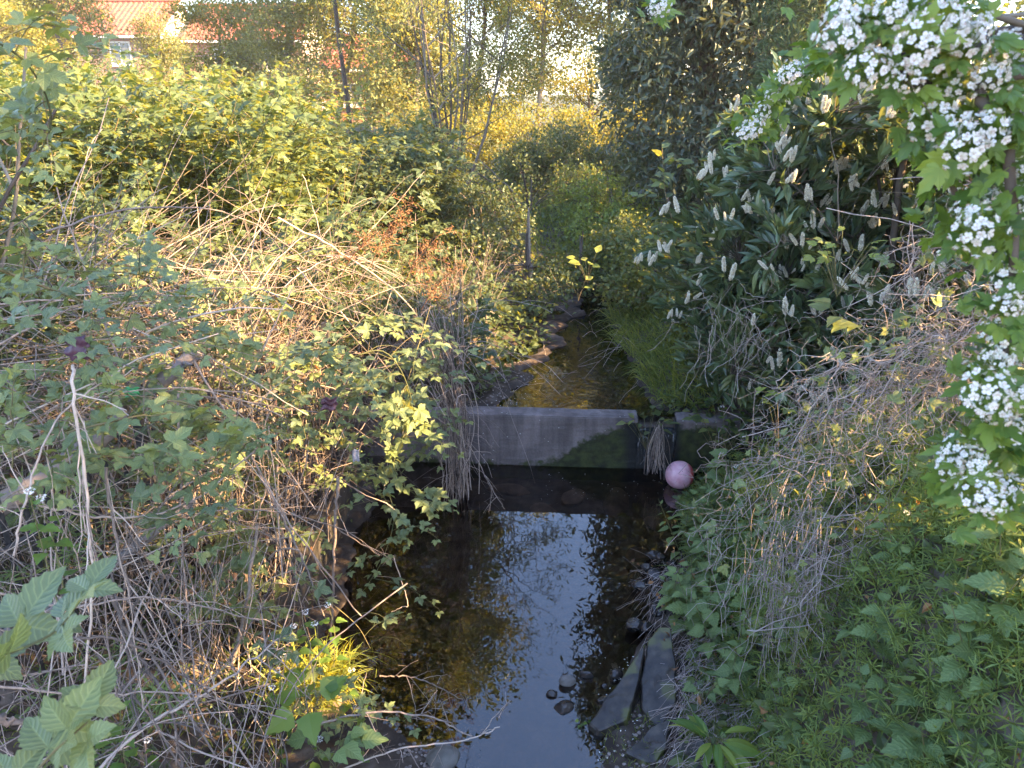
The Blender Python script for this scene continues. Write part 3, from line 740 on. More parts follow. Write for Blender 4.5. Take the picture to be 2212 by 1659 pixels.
# ================================================================ vegetation
def sample_env(r, env, n, shell=.5, lo=0.0):
    env = np.asarray(env, float); vol = env[:, 3]*env[:, 4]*env[:, 5]
    i = r.choice(len(env), n, p=vol/vol.sum())
    d = rsph(r, n); rad = (lo+(1-lo)*r.random(n))**shell
    return env[i, :3]+d*rad[:, None]*env[i, 3:6], d
def corridor(P, m=0.0):
    """True where a leaf would stand in one of the gaps cut along the sun to make light patches."""
    out = np.zeros(len(P), bool)
    for c, rad in GAPS:
        v = P-np.array(c); t = v@SUNV; dd = np.linalg.norm(v-t[:, None]*SUNV, axis=1)
        out |= (dd < rad+m) & (t > .15)
    return out
GAPS = []
Y_ = at_y
def over_stream(P, m=0.0):
    xl, xr = edges(P[:, 1]); return (P[:, 0] > xl-m) & (P[:, 0] < xr+m)
def grow(name, label, cat, base, env, trunk=(.08, .03), ntrunk=1, nlimb=12, ntwig=400, nleaf=20, leaf=TINYQ, size=.05, mat='willow',
         seed=0, group=None, hole=-.25, shell=.45, droop=.12, twr=.004, spread=.12, bark='bark', up=.5, limbr=.35, splay=.15, trunk_top=None,
         hang=0.0, kill=None, lean=(0, 0), ori='rand', fl=1.3, crown='crown', lstart=.25, holef=1.3, trunk_name='trunk', twt=6, sidek=5, straight=.0, limb_lo=.3):
    r = rng(seed); base = np.asarray(base, float)
    env = [tuple(e) for e in env]
    t = thing(name, label, cat, base, 0, group)
    e0 = np.asarray(env[0])
    top = np.array([e0[0], e0[1], e0[2]+.55*e0[5]]) if trunk_top is None else np.asarray(trunk_top, float)
    TP, TR = [], []
    for k in range(ntrunk):
        b = base+np.append(r.normal(size=2)*trunk[0]*(.9 if ntrunk > 1 else 0), -.08)
        tt = top+(np.append(r.normal(size=2)*splay*(top[2]-base[2]), r.normal()*.3) if ntrunk > 1 else 0)
        mid = (b+tt)/2+np.append(r.normal(size=2)*.05*(top[2]-base[2]), 0)+np.array([lean[0], lean[1], 0])
        c = curve([b, mid, tt], 14); c[1:] += np.cumsum(r.normal(size=(13, 3)), 0)*.012*(top[2]-base[2])*.3
        TP.append(c); TR.append(np.linspace(trunk[0], trunk[1], 14)*(1 if ntrunk == 1 else r.uniform(.6, 1)))
    TP = np.array(TP); TR = np.array(TR)
    tp = TP.reshape(-1, 3)
    # limbs
    tgt, d = sample_env(r, env, nlimb, .5, limb_lo)
    tgt = base+(tgt-base)*np.array([.88, .88, .9])
    start = []
    for g_ in tgt:
        hd = np.linalg.norm((tp-g_)[:, :2], axis=1); dz = g_[2]-tp[:, 2]
        sc = np.abs(dz-(.6+splay)*hd)+r.random(len(tp))*.3*np.linalg.norm(top-base)*.2
        sc[tp[:, 2] < base[2]+.12*(top[2]-base[2])] += 5
        start.append(tp[np.argmin(sc)])
    start = np.array(start)
    ln = np.linalg.norm(tgt-start, axis=1)[:, None]
    LP = quadpath(start, tgt, np.array([0, 0, 1.])*ln*.10*(1-straight)-(tgt-start)*np.array([1, 1, 0])*.05, 12, .0, r)
    wb = np.cumsum(r.normal(size=LP.shape), 1)*.012*ln[:, :, None]; LP += wb-wb[:, :1]
    LR = np.linspace(1, .25, 12)[None]*np.clip(ln*.012, .004, trunk[0]*.6)*1.0
    # secondary limbs
    n2_ = nlimb*3; lp = LP[:, 4:].reshape(-1, 3)
    tg2, _ = sample_env(r, env, n2_, .5, .3)
    D2 = np.linalg.norm(tg2[:, None]-lp[None], axis=2)+.6*np.maximum(lp[None, :, 2]-tg2[:, None, 2], 0)
    s2 = lp[np.argmin(D2, 1)]
    l2 = np.linalg.norm(tg2-s2, axis=1)[:, None]
    SP = quadpath(s2, tg2, np.array([0, 0, 1.])*l2*.12, 9, 0, r)
    wb = np.cumsum(r.normal(size=SP.shape), 1)*.014*l2[:, :, None]; SP += wb-wb[:, :1]
    SR = np.linspace(1, .3, 9)[None]*np.clip(l2*.008, .003, .03)
    # twigs
    tw, dn = sample_env(r, env, ntwig, shell)
    keep = n3(tw, holef, seed) > hole
    if kill is not None: keep &= ~kill(tw)
    keep &= ~corridor(tw, .05)
    tw = tw[keep]; dn = dn[keep]
    ap = np.concatenate([LP[:, 3:].reshape(-1, 3), SP.reshape(-1, 3)])
    st = np.empty_like(tw)
    for a in range(0, len(tw), 500):
        DD = np.linalg.norm(tw[a:a+500, None]-ap[None], axis=2)+.5*np.maximum(ap[None, :, 2]-tw[a:a+500, None, 2], 0)
        st[a:a+500] = ap[np.argmin(DD, 1)]
    lt = np.linalg.norm(tw-st, axis=1)[:, None]
    # shorten long twigs' bare part is fine; add sag
    tw = tw+np.array([0, 0, -1.])*hang*lt
    WP = quadpath(st, tw, np.array([0, 0, 1.])*lt*(droop+hang*.5), twt, 0, r)
    wb = np.cumsum(r.normal(size=WP.shape), 1)*.02*lt[:, :, None]; WP += wb-wb[:, :1]
    WR = np.linspace(1, .35, twt)[None]*twr
    mk(trunk_name, [tubes(TP, TR, 8, seed=seed), tubes(LP, LR, sidek, seed=seed+1), tubes(SP, SR, 4, seed=seed+3), tubes(WP, WR, 3, seed=seed+2)], G[bark], t, smooth=True)
    # leaves
    Nn = len(tw); u = lstart+(1-lstart)*r.random((Nn, nleaf))**.8
    fi = u*(twt-1); i0 = np.clip(fi.astype(int), 0, twt-2); fr = (fi-i0)[..., None]
    rows = np.arange(Nn)[:, None]
    pos = WP[rows, i0]*(1-fr)+WP[rows, i0+1]*fr
    tg = norm(WP[rows, i0+1]-WP[rows, i0])
    pos = pos+r.normal(size=pos.shape)*spread*np.array([1, 1, .8])
    pos = pos.reshape(-1, 3); tg = tg.reshape(-1, 3); M = len(pos)
    ten = np.repeat(r.random(Nn), nleaf)*.6+r.random(M)*.4
    if ori == 'rand': f = tg*.6+rsph(r, M)*.9; nn = rsph(r, M)*.8+np.array([0, 0, up])
    elif ori == 'hang': f = tg*.2+rsph(r, M)*.45+np.array([0, 0, -.9]); nn = rsph(r, M)+np.array([0, 0, .2])
    elif ori == 'droop': f = tg*.3+rsph(r, M)*.8+np.array([0, 0, -.55]); nn = rsph(r, M)+np.array([0, -.2, .3])
    elif ori == 'up': f = tg*.9+rsph(r, M)*.65+np.array([0, 0, .35]); nn = rsph(r, M)*.6+np.array([0, 0, up])
    else: f = tg+rsph(r, M)*.5; nn = rsph(r, M)*.5+np.array([0, 0, 1.])
    ok = np.ones(M, bool)
    if kill is not None: ok = ~kill(pos)
    ok &= ~corridor(pos, .05)
    parts = [place(leaf, pos[ok], f[ok], nn[ok], size*r.uniform(.6, fl, M)[ok], ten[ok])]
    mk(crown, parts, G[mat], t)
    return t, WP

# gaps cut through the plants to light pool bed, grass tuft, ground behind the fence
GAPS += [(at_z(935, 1378, -.08), .28), (at_z(885, 1412, -.08), .2), (np.array([-.95, 2.97, .35]), .22), (np.array([-1.75, 4.3, .9]), .22), (np.array([-1.35, 3.6, .5]), .10),
         (at_z(1110, 660, .95), .6), (at_z(700, 560, 2.0), .7), (Y_(870, 900, 4.1), .22), (Y_(1640, 950, 4.0), .14), (at_z(1620, 930, 1.0), .10), (at_z(930, 1060, .8), .1)]

# --- background trees (each its own) : x, y, height, crown radius, kind
far = [
 (-22, 38, 10, 2.6, 'y', 'pale yellow spring tree standing furthest left before the houses'),
 (-17.4, 34, 10.5, 1.7, 'g', 'thin leafed tree standing before the window of the leftmost house'),
 (-12.0, 35, 5.4, 2.0, 'y', 'short yellow green tree covering the second roof'),
 (-9.2, 33, 11.5, 3.2, 'b', 'taller forked tree with thick bare limbs against the second roof'),
 (-6.6, 30, 12, 2.8, 'g', 'grey green birch right of the tiled roofs'),
 (-5.0, 29, 13, 2.7, 'y', 'bright yellow tree left of the thin willow'),
 (-1.6, 33, 13, 2.8, 'g', 'soft green tree behind the thin willow'),
 (1.0, 30, 14, 2.9, 'y', 'golden tree just right of the thin willow'),
 (4.2, 31, 14, 3.2, 'y', 'golden lit tree beside the dark ivy clad tree'),
 (-16.5, 40, 5.2, 1.5, 'g', 'small grey green tree hiding the gap between the two tiled roofs'),
 (8.5, 30, 14, 3.6, 'y', 'golden tree mostly hidden behind the dark ivy clad tree'),
 (3.3, 22, 4.6, 1.3, 'd', 'small dark shrub tree between the golden tree and the mound'),
 (-3.0, 24, 6.0, 1.6, 'g', 'low leafy tree between the orange brick house and the willow'),
 (-17.4, 28, 5.2, 2.0, 'y', 'bushy yellow tree rising over the lit brambles at left'),
 (-20.5, 32, 10, 2.6, 'g', 'loose grey green tree at the far left behind the brambles'),
]
for i, (x, y, h, cr, kd, lab) in enumerate(far):
    r = rng(100+i); bz = float(H(x, y))
    env = [(x, y, bz+h*.52, cr*.8, cr*.8, h*.45)]
    for k in range(7):
        a = r.uniform(0, 2*pi); env.append((x+cos(a)*cr*.55, y+sin(a)*cr*.55, bz+h*r.uniform(.14, .85), cr*r.uniform(.35, .6), cr*r.uniform(.35, .55), h*r.uniform(.10, .18)))
    mat = {'y': 'yellow', 'g': 'willow', 'b': 'willow', 'd': 'bramble_dark'}[kd]
    vis = (900 if h > 9 else 500)*{1: .45, 2: .5, 3: .7, 4: .8, 13: .8}.get(i, 1)
    grow('birch_tree' if kd != 'd' else 'shrub_tree', lab, 'tree', (x, y, bz), env, trunk=(.17 if kd == 'b' else .11, .03), nlimb=16, ntwig=int(vis*(2.9 if kd == 'y' else 1.7)), nleaf=24,
         leaf=TINYQ, size=.12, mat=mat, seed=200+i, hole=-.42 if kd == 'y' else -.3, spread=.22, twr=.008, droop=.05, hang=.12, holef=1.1)

# hedge line that closes the far view
for i, (x, y, h, rx, mt, lab) in enumerate([(-22, 26, 2.3, 3.2, 'bramble_dark', 'dark hedge under the leftmost house'), (-14, 27, 2.2, 3.4, 'bramble', 'hedge under the second tiled roof'), (-8, 26, 2.4, 2.6, 'willow', 'grey green hedge in front of the orange brick house'),
                                        (-2.5, 30, 2.5, 3.0, 'yellow', 'yellow hedge far behind the willow stems'), (3.5, 36, 3.6, 4.0, 'yellow', 'golden hedge far beyond the mound'), (10, 33, 5, 5.0, 'willow', 'tall hedge behind the dark ivy clad tree'), (-34, 30, 4, 6, 'willow', 'hedge beyond the left edge of the brambles')]):
    bz = float(H(x, y)); env = [(x, y, bz+h*.45, rx, 1.6, h*.55), (x-rx*.5, y-.5, bz+h*.5, rx*.5, 1.3, h*.5), (x+rx*.5, y, bz+h*.5, rx*.5, 1.4, h*.62)]
    grow('hedge', lab, 'hedge', (x, y, bz), env, trunk=(.06, .02), ntrunk=5, nlimb=14, ntwig=650, nleaf=16, size=.14, mat=mt, seed=300+i, hole=-.3, spread=.2, twr=.006)

# --- thin many stemmed willow in the middle
wx, wy = -.95, 12.6; wz_ = float(H(wx, wy))
env = [(wx+.1, wy, wz_+4.6, 2.1, 1.6, 3.3), (wx-1.2, wy, wz_+4.0, 1.2, 1.2, 2.0), (wx+1.2, wy+.2, wz_+3.4, 1.1, 1.1, 1.6), (wx, wy, wz_+2.3, 1.1, 1.0, .8), (wx-.9, wy, wz_+6.8, 1.4, 1.4, 1.6), (wx-.6, wy-.2, wz_+5.6, 1.4, 1.3, 2.2), (wx-1.9, wy-.6, wz_+5.8, 1.3, 1.2, 1.8)]
grow('willow_tree', 'thin many stemmed willow with airy grey green leaves in the middle', 'tree', (wx, wy, wz_), env, trunk=(.024, .005), ntrunk=15, nlimb=36, ntwig=3000, nleaf=17, leaf=WILLOWL, size=.085, mat='willow', seed=401,
     hole=-.05, spread=.08, twr=.0035, splay=.12, trunk_top=(wx+.15, wy, wz_+6.2), straight=.8, droop=.0, bark='bark', ori='up', limb_lo=.4, holef=1.8)

grow('ash_tree', 'tall slim tree behind the willow with its crown above the picture', 'tree', (-2.9, 15.2, .9), [(-2.4, 15, 8.2, 2.3, 1.6, 3.2), (-1.0, 15, 6.6, 1.4, 1.2, 1.6), (-3.6, 15.2, 6.0, 1.4, 1.2, 1.5), (-.9, 14.8, 9.3, 1.3, 1.2, 1.8)], trunk=(.045, .015), nlimb=26, ntwig=1700, nleaf=20, leaf=TINYQ, size=.11, mat='bramble_dark', seed=406, hole=-.3, spread=.14, twr=.004, shell=.5)
# --- dark evergreen clad tree, right of centre
env = [(3.3, 12.2, 3.2, 2.0, 1.5, 2.6), (3.9, 12.6, 6.5, 2.2, 1.9, 3.0), (3.1, 12.6, 8.8, 1.8, 1.7, 2.2), (2.2, 12.0, 4.6, .95, .9, 1.4), (2.1, 12.3, 7.6, .95, .9, 2.0), (4.6, 11.2, 3.0, 1.3, 1.2, 2.2), (2.6, 11.6, 1.9, .8, .9, .9)]
grow('evergreen_tree', 'tall dark evergreen tree with drooping glossy leaves right of centre', 'tree', (3.6, 12.6, .9), env, trunk=(.22, .06), nlimb=40, ntwig=6000, nleaf=19, leaf=BAYL, size=.13, mat='bay', seed=402, hole=-.5, shell=.3, holef=2.2,
     spread=.16, twr=.0022, ori='droop', trunk_top=(3.6, 12.6, 9), limb_lo=.4)
grow('shading_tree', 'dark leafy tree added behind the conifer to shade the mound, mostly hidden', 'tree', (6.4, 15.6, .9), [(6.2, 15.6, 4.0, 1.9, 1.7, 2.9), (5.4, 14.8, 3.2, 1.2, 1.2, 1.8)], trunk=(.12, .04), nlimb=24, ntwig=1500, nleaf=16, leaf=BAYL, size=.14, mat='bay', seed=405, hole=-.7, shell=.35, spread=.16, twr=.004)  # tree added here to cast shade on the mound
# --- conifer
env = [(3.35, 8.9, 2.2, .95, .8, 1.6), (3.3, 9.0, 3.6, .7, .7, 1.1), (3.5, 9.1, 5.1, .75, 1.1, 1.15), (2.85, 8.8, 2.5, .5, .5, .8)]  # upper crown above the frame, widened to shade the bramble bank
grow('conifer_tree', 'feathery green conifer between the dark evergreen and the blossom', 'tree', (3.4, 9.0, 1.2), env, trunk=(.10, .03), nlimb=46, ntwig=3800, nleaf=18, leaf=WILLOWL, size=.075, mat='conifer', seed=403, hole=-.6, shell=.3,
     spread=.045, twr=.003, ori='tan', trunk_top=(3.4, 9, 5.9))
# --- shrub behind laurel, and an unseen one added right of frame to block sun
for i, (ev, lab, mt, nt_) in enumerate([
    ([(5.2, 6.6, 2.6, 1.2, 1.6, 1.7), (5.0, 5.0, 2.2, 1.0, 1.2, 1.4), (5.6, 8.3, 2.8, 1.3, 1.3, 2.0)], 'tall leafy shrub behind the laurel at the right', 'bramble', 900),
    ([(4.6, 2.8, 2.4, 1.2, 1.5, 2.0), (4.7, 1.0, 2.6, 1.2, 1.2, 2.2), (4.9, 4.1, 2.4, 1.0, 1.0, 1.9)], 'unseen dense dark shrub added beyond the right edge to block sun', 'bramble_dark', 2600)]):
    e = ev[0]; bz = float(H(e[0], e[1]))
    grow('tall_shrub', lab, 'shrub', (e[0], e[1], bz), ev, trunk=(.06, .02), ntrunk=4, nlimb=26, ntwig=nt_, nleaf=14, leaf=GROUNDL, size=.085, mat=mt, seed=420+i, hole=-.5-.3*i, spread=.12)

grow('dark_shrub', 'dark shaded shrub at the top left corner close to the lens', 'shrub', (-3.1, 3.2, 1.1), [(-2.55, 3.5, 2.75, .42, .5, .75), (-3.0, 3.6, 2.3, .5, .5, .7)], trunk=(.02, .008), ntrunk=4, nlimb=14, ntwig=230, nleaf=9, leaf=GROUNDL, size=.075, mat='bramble_dark', seed=430, hole=-.3, spread=.07, twr=.002)
# --- mounds and scrub in the middle distance
mounds = [
 ((1.5, 16.2, 1.0), [(1.6, 16.2, 1.3, 1.9, 1.3, 1.1), (.3, 15.9, 1.15, 1.2, 1.0, .9), (2.8, 15.6, 1.2, 1.0, .9, .9)], 'bramble_dark', 'rounded dark green bramble mound at the end of the stream', 2300, .07),
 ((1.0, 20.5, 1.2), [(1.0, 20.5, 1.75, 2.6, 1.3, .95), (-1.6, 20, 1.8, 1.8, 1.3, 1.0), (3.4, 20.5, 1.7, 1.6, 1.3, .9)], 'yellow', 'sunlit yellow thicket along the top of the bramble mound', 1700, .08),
 ((.3, 13.6, .9), [(.3, 13.6, 1.1, 1.1, .8, .65), (1.0, 14.4, 1.1, 1.0, .8, .7), (-1.8, 14.2, 1.5, 1.1, .9, .9)], 'bramble', 'low green scrub right of the willow foot', 900, .055),
 ((1.7, 13.0, .8), [(1.6, 13.4, .95, 1.1, .8, .7), (2.1, 12.3, 1.0, .7, .7, .7), (1.3, 12.0, .8, .6, .6, .5)], 'cleaver', 'fresh green patch of scrub below the mound', 900, .055),
 ((-.5, 10.8, .8), [(-.5, 10.8, 1.15, .9, .7, .65), (-1.2, 11, 1.4, .7, .7, .75)], 'bramble_dark', 'twiggy dark scrub at the foot of the willow', 800, .05),
 ((.2, 9.6, .8), [(.15, 9.8, .95, .45, .5, .4), (-.5, 9.3, 1.0, .55, .5, .45), (.35, 8.7, .8, .4, .35, .28)], 'bramble_dark', 'small dark bush above the sunlit bank', 420, .05),
 ((1.9, 9.3, .9), [(1.7, 9.0, 1.0, .55, .8, .55), (1.5, 10.2, .95, .5, .6, .5), (2.0, 7.9, 1.2, .6, .7, .6), (1.75, 7.0, 1.0, .35, .5, .4), (1.25, 8.4, .85, .4, .35, .28)], 'bramble', 'green bush overhanging the right side of the upper stream', 900, .055),
 ((.9, 9.9, .7), [(.9, 10.0, .65, .7, .4, .38), (1.5, 10.2, .8, .6, .5, .4)], 'bramble', 'dim green bush where the stream bends out of sight', 500, .05),
]
for i, (b, ev, mt, lab, ntw, sz) in enumerate(mounds):
    grow('bush', lab, 'bush', b, ev, trunk=(.03, .01), ntrunk=5, nlimb=16, ntwig=ntw, nleaf=15, leaf=GROUNDL if sz < .06 else TINYQ, size=sz, mat=mt, seed=440+i, hole=-.45, spread=.07, twr=.003, shell=.3)

# --- brambles -------------------------------------------------------------
def bramble(name, label, base, starts, dirs, L, sag, nleaf, leaf, size, mat='bramble', seed=0, group=None, T=12, rad=.004, cat='bramble', l0=.15, cane='cane', kill=None, leafup=.9, loose=.5):
    r = rng(seed); N_ = len(starts)
    P = arch(starts, dirs, L, sag, T, .03, r)
    t = thing(name, label, cat, base, 0, group)
    if kill is not None:
        ok = ~kill(P[:, -1]) & ~kill(P[:, T//2]); P = P[ok]; N_ = len(P)
    mk('canes', [tubes(P, np.linspace(1, .4, T)[None]*rad*r.uniform(.7, 1.4, (N_, 1)), 4, seed=seed)], G[cane], t, smooth=True)
    u = np.linspace(l0, 1, nleaf)[None]+r.normal(size=(N_, nleaf))*.02; u = np.clip(u, 0, .999)
    fi = u*(T-1); i0 = np.clip(fi.astype(int), 0, T-2); fr = (fi-i0)[..., None]; rows = np.arange(N_)[:, None]
    pos = P[rows, i0]*(1-fr)+P[rows, i0+1]*fr; tg = norm(P[rows, i0+1]-P[rows, i0])
    side = norm(np.cross(tg, np.array([0, 0, 1.]))+1e-4)*np.where(np.arange(nleaf) % 2, 1, -1)[None, :, None]
    f = (tg*.45+side*.8+r.normal(size=pos.shape)*.35+np.array([0, 0, .15])).reshape(-1, 3)
    n = (rsph(r, f.shape[0])*loose+np.array([0, -.15, leafup]))
    pos = pos.reshape(-1, 3); M = len(pos)
    sz = size*r.uniform(.65, 1.2, M)*np.tile(np.clip(1.25-np.linspace(0, 1, nleaf)**3*.75, .5, 1.1), N_)
    tint = np.clip(np.tile(np.linspace(0, .55, nleaf)**1.3, N_)+r.random(M)*.35+np.repeat(r.random(N_), nleaf)*.2, 0, 1)
    ok = ~corridor(pos)
    if kill is not None: ok &= ~kill(pos)
    mk('leaves', [place(leaf, pos[ok], f[ok], n[ok], sz[ok], tint[ok])], G[mat], t)
    return t
def clear_pool(P):   # no bramble over the open water
    xl = lerp(P[:, 1], [0, 2.0, 3.0, 3.6, 4.4, 5.5, 6.2, 7.5, 9, 12], [-.9, -.75, -.85, -.95, -.68, -.55, -.25, .0, .3, .5])
    return (P[:, 0] > xl) & (P[:, 1] < 12) & (P[:, 0] < 1.2)
def zone(r, n, x0, x1, y0, y1, z0, z1):
    return np.stack([r.uniform(x0, x1, n), r.uniform(y0, y1, n), r.uniform(z0, z1, n)], 1)
def dirs_(r, n, v, s): return norm(np.array(v)[None]+r.normal(size=(n, 3))*s)

banks = [  # x0,x1,y0,y1,z0,z1, n, dir, spread, L, sag, leaf, size, mat, label
 (-5.6, -3.2, 5.6, 8.4, 1.5, 2.75, 520, (.1, -.35, .75), .45, 1.1, .55, TRI_MID, .115, 'bramble', 'sunlit yellow green bramble thicket at the upper left'),
 (-3.6, -1.9, 6.2, 8.8, 1.4, 2.65, 480, (.2, -.3, .75), .45, 1.1, .55, TRI_MID, .115, 'bramble', 'sunlit bramble thicket right of the upper left thicket below the roofs'),
 (-9.5, -5.2, 8, 12, 1.6, 3.0, 560, (.1, -.3, .75), .45, 1.3, .55, TRI_FAR, .13, 'bramble', 'far bramble bank below the leftmost house'),
 (-5.4, -2.4, 9.2, 12.5, 1.2, 2.5, 520, (.1, -.3, .75), .45, 1.2, .55, TRI_FAR, .125, 'bramble', 'bramble bank behind the sunlit thicket'),
 (-2.4, -1.0, 2.3, 3.3, 1.45, 1.85, 42, (.3, .2, .5), .5, .55, .6, TRI_MID, .085, 'bramble_near', 'near bramble thicket over the fence at the left edge'),
 (-2.3, -1.2, 3.0, 5.2, .5, 1.5, 130, (.3, -.3, .5), .6, .5, .6, TRI_MID, .085, 'bramble_near', 'scattered green bramble leaves growing through the fence bars'),
 (-3.6, -1.6, 3.4, 5.6, 1.6, 2.0, 110, (.3, -.3, .5), .6, .6, .6, TRI_MID, .09, 'bramble_near', 'patchy bramble growth over the brown stems at the left'),
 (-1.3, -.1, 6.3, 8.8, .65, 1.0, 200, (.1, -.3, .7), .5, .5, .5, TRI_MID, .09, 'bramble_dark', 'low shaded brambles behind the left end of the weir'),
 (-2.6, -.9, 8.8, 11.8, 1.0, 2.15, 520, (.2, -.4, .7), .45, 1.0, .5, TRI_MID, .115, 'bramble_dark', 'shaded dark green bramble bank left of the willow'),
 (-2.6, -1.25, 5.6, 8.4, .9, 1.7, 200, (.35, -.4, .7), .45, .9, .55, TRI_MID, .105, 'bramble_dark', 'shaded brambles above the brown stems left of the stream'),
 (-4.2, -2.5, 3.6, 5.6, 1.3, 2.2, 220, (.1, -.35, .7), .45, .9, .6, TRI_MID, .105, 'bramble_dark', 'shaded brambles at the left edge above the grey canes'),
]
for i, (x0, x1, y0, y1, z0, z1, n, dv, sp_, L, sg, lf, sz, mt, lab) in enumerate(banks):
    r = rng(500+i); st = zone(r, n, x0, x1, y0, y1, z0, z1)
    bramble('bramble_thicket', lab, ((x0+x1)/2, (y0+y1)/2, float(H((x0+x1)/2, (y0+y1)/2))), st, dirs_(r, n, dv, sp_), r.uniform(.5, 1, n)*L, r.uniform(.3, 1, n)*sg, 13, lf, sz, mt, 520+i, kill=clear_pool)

# leafy arching shoots nearer the camera, each one plant
def shoot(label, pts, rad, nleaf, size, leaf=TRI_MID, mat='bramble', seed=0, side=6, group=None, l0=.1, cat='bramble', up=.9, sidelen=.35, name='bramble_shoot', ny=-.35):
    r = rng(seed); pts = [np.asarray(p, float) for p in pts]
    main = curve(pts, 30)
    t = thing(name, label, cat, main[0], 0, group)
    P = [main]
    stp = [tubes(main, np.linspace(1, .45, 30)[None]*rad, 6, seed=seed)]
    f_, n_, p_, s_, ti = [], [], [], [], []
    def leaves(path, k, sz, a, b):
        T = len(path); u = np.linspace(a, b, k); fi = u*(T-1); i0 = np.clip(fi.astype(int), 0, T-2); fr = (fi-i0)[:, None]
        pos = path[i0]*(1-fr)+path[i0+1]*fr; tg = norm(path[i0+1]-path[i0])
        sd = norm(np.cross(tg, [0, 0, 1.])+1e-4)*np.where(np.arange(k) % 2, 1, -1)[:, None]
        p_.append(pos); f_.append(tg*.5+sd*.8+r.normal(size=(k, 3))*.25+np.array([0, -.1, .1])); n_.append(r.normal(size=(k, 3))*.3+np.array([0, ny, up]))
        s_.append(sz*r.uniform(.7, 1.15, k)*np.linspace(1.05, .7, k)); ti.append(np.clip(np.linspace(.1, .6, k)+r.normal(size=k)*.15, 0, 1))
    leaves(main, nleaf, size, l0, 1)
    if side:
        i = r.integers(int(30*l0), 29, side); S0 = main[i]; D = norm(r.normal(size=(side, 3))*[1, .7, .4]+np.array([0, -.3, .7]))
        SP = arch(S0, D, sidelen*r.uniform(.5, 1.1, side), .5, 8, .03, r)
        stp.append(tubes(SP, np.linspace(1, .5, 8)[None]*rad*.5, 4, seed=seed+1))
        for sp_ in SP: leaves(sp_, 6, size*.85, .25, 1)
    mk('stem', stp, G['cane'], t, smooth=True)
    P_, F_, N_, S_, T_ = (np.concatenate(a) for a in (p_, f_, n_, s_, ti)); ok = ~corridor(P_)
    mk('leaves', [place(leaf, P_[ok], F_[ok], N_[ok], S_[ok], T_[ok])], G[mat], t)
    return t
Y = at_y
shoots = [
 ('long bramble shoot arching from the left edge across the fence top', [Y(-60, 560, 2.5), Y(150, 640, 2.7), Y(420, 745, 3.1), Y(620, 850, 3.5), Y(760, 930, 3.8)], .006, 26, .095, 14),
 ('leafy bramble shoot just above the long arching shoot', [Y(-80, 640, 2.6), Y(120, 590, 2.8), Y(330, 600, 3.0), Y(520, 680, 3.3)], .004, 18, .095, 9),
 ('leafy bramble shoot hanging at the left below the long shoot', [Y(-40, 700, 2.2), Y(90, 700, 2.3), Y(190, 760, 2.4), Y(215, 850, 2.45)], .004, 14, .09, 6),
 ('bramble spray hanging by the left edge at middle height', [Y(-60, 900, 2.2), Y(40, 930, 2.3), Y(110, 1000, 2.35), Y(100, 1070, 2.3)], .003, 9, .10, 3),
 ('bramble shoot with pale tips hanging over the pool corner', [Y(700, 800, 3.9), Y(830, 760, 4.0), Y(890, 880, 4.1), Y(850, 1010, 4.15), Y(920, 1090, 4.2)], .004, 26, .13, 18),
 ('bramble shoot climbing between fence and hanging stems', [Y(840, 990, 4.2), Y(870, 860, 4.3), Y(900, 760, 4.4), Y(930, 660, 4.6)], .004, 18, .12, 12),
 ('bramble spray spreading over the fence end', [Y(600, 780, 3.6), Y(700, 760, 3.7), Y(800, 840, 3.8), Y(830, 930, 3.85)], .004, 20, .11, 16),
 ('bramble shoot trailing down beside the pool edge', [Y(800, 1000, 3.7), Y(850, 1100, 3.75), Y(830, 1200, 3.7), Y(790, 1270, 3.6)], .003, 14, .10, 6),
 ('bramble spray low on the left bank above the grass tuft', [Y(640, 1240, 2.9), Y(700, 1290, 3.0), Y(770, 1350, 3.1), Y(800, 1400, 3.1)], .003, 12, .09, 5),
 ('small bramble sprig in front of the fence bars, left one', [Y(300, 1100, 2.3), Y(330, 1060, 2.35), Y(345, 1010, 2.4)], .002, 6, .09, 0),
 ('small bramble sprig in front of the fence bars, right one', [Y(480, 1120, 2.5), Y(490, 1060, 2.5), Y(500, 1010, 2.5)], .002, 7, .09, 1),
 ('small bramble sprig hanging on the fence below middle', [Y(420, 1120, 2.6), Y(430, 1160, 2.6), Y(440, 1200, 2.6)], .002, 5, .10, 0),
 ('bramble spray covering the left end of the weir wall', [Y(760, 830, 4.5), Y(850, 830, 4.7), Y(925, 890, 4.9), Y(915, 985, 4.95)], .004, 22, .12, 16),
 ('leafy bramble shoot leaning right above the left end of the weir', [Y(740, 730, 4.7), Y(840, 690, 4.9), Y(930, 740, 5.1), Y(960, 830, 5.2)], .004, 20, .11, 14),
 ('yellow tipped bramble shoot standing above the brown stems', [Y(700, 500, 5.0), Y(740, 440, 5.0), Y(745, 370, 5.0)], .003, 12, .095, 6),
 ('lower bramble spray behind the cut stem at the bottom left', [Y(560, 1450, 2.6), Y(620, 1400, 2.65), Y(700, 1480, 2.7), Y(780, 1530, 2.7)], .003, 12, .10, 6),
 ('dark bramble shoot hanging at the top left corner', [Y(-60, 60, 2.2), Y(60, 140, 2.3), Y(110, 260, 2.4), Y(60, 380, 2.4)], .004, 18, .095, 10),
]
for i, (lab, pts, rad, nl_, sz, sd) in enumerate(shoots):
    shoot(lab, pts, rad, nl_, sz, TRI_MID if i not in (2, 3) else TRI_MID2, 'bramble_near' if i != 14 else 'bramble', 600+i, sd)
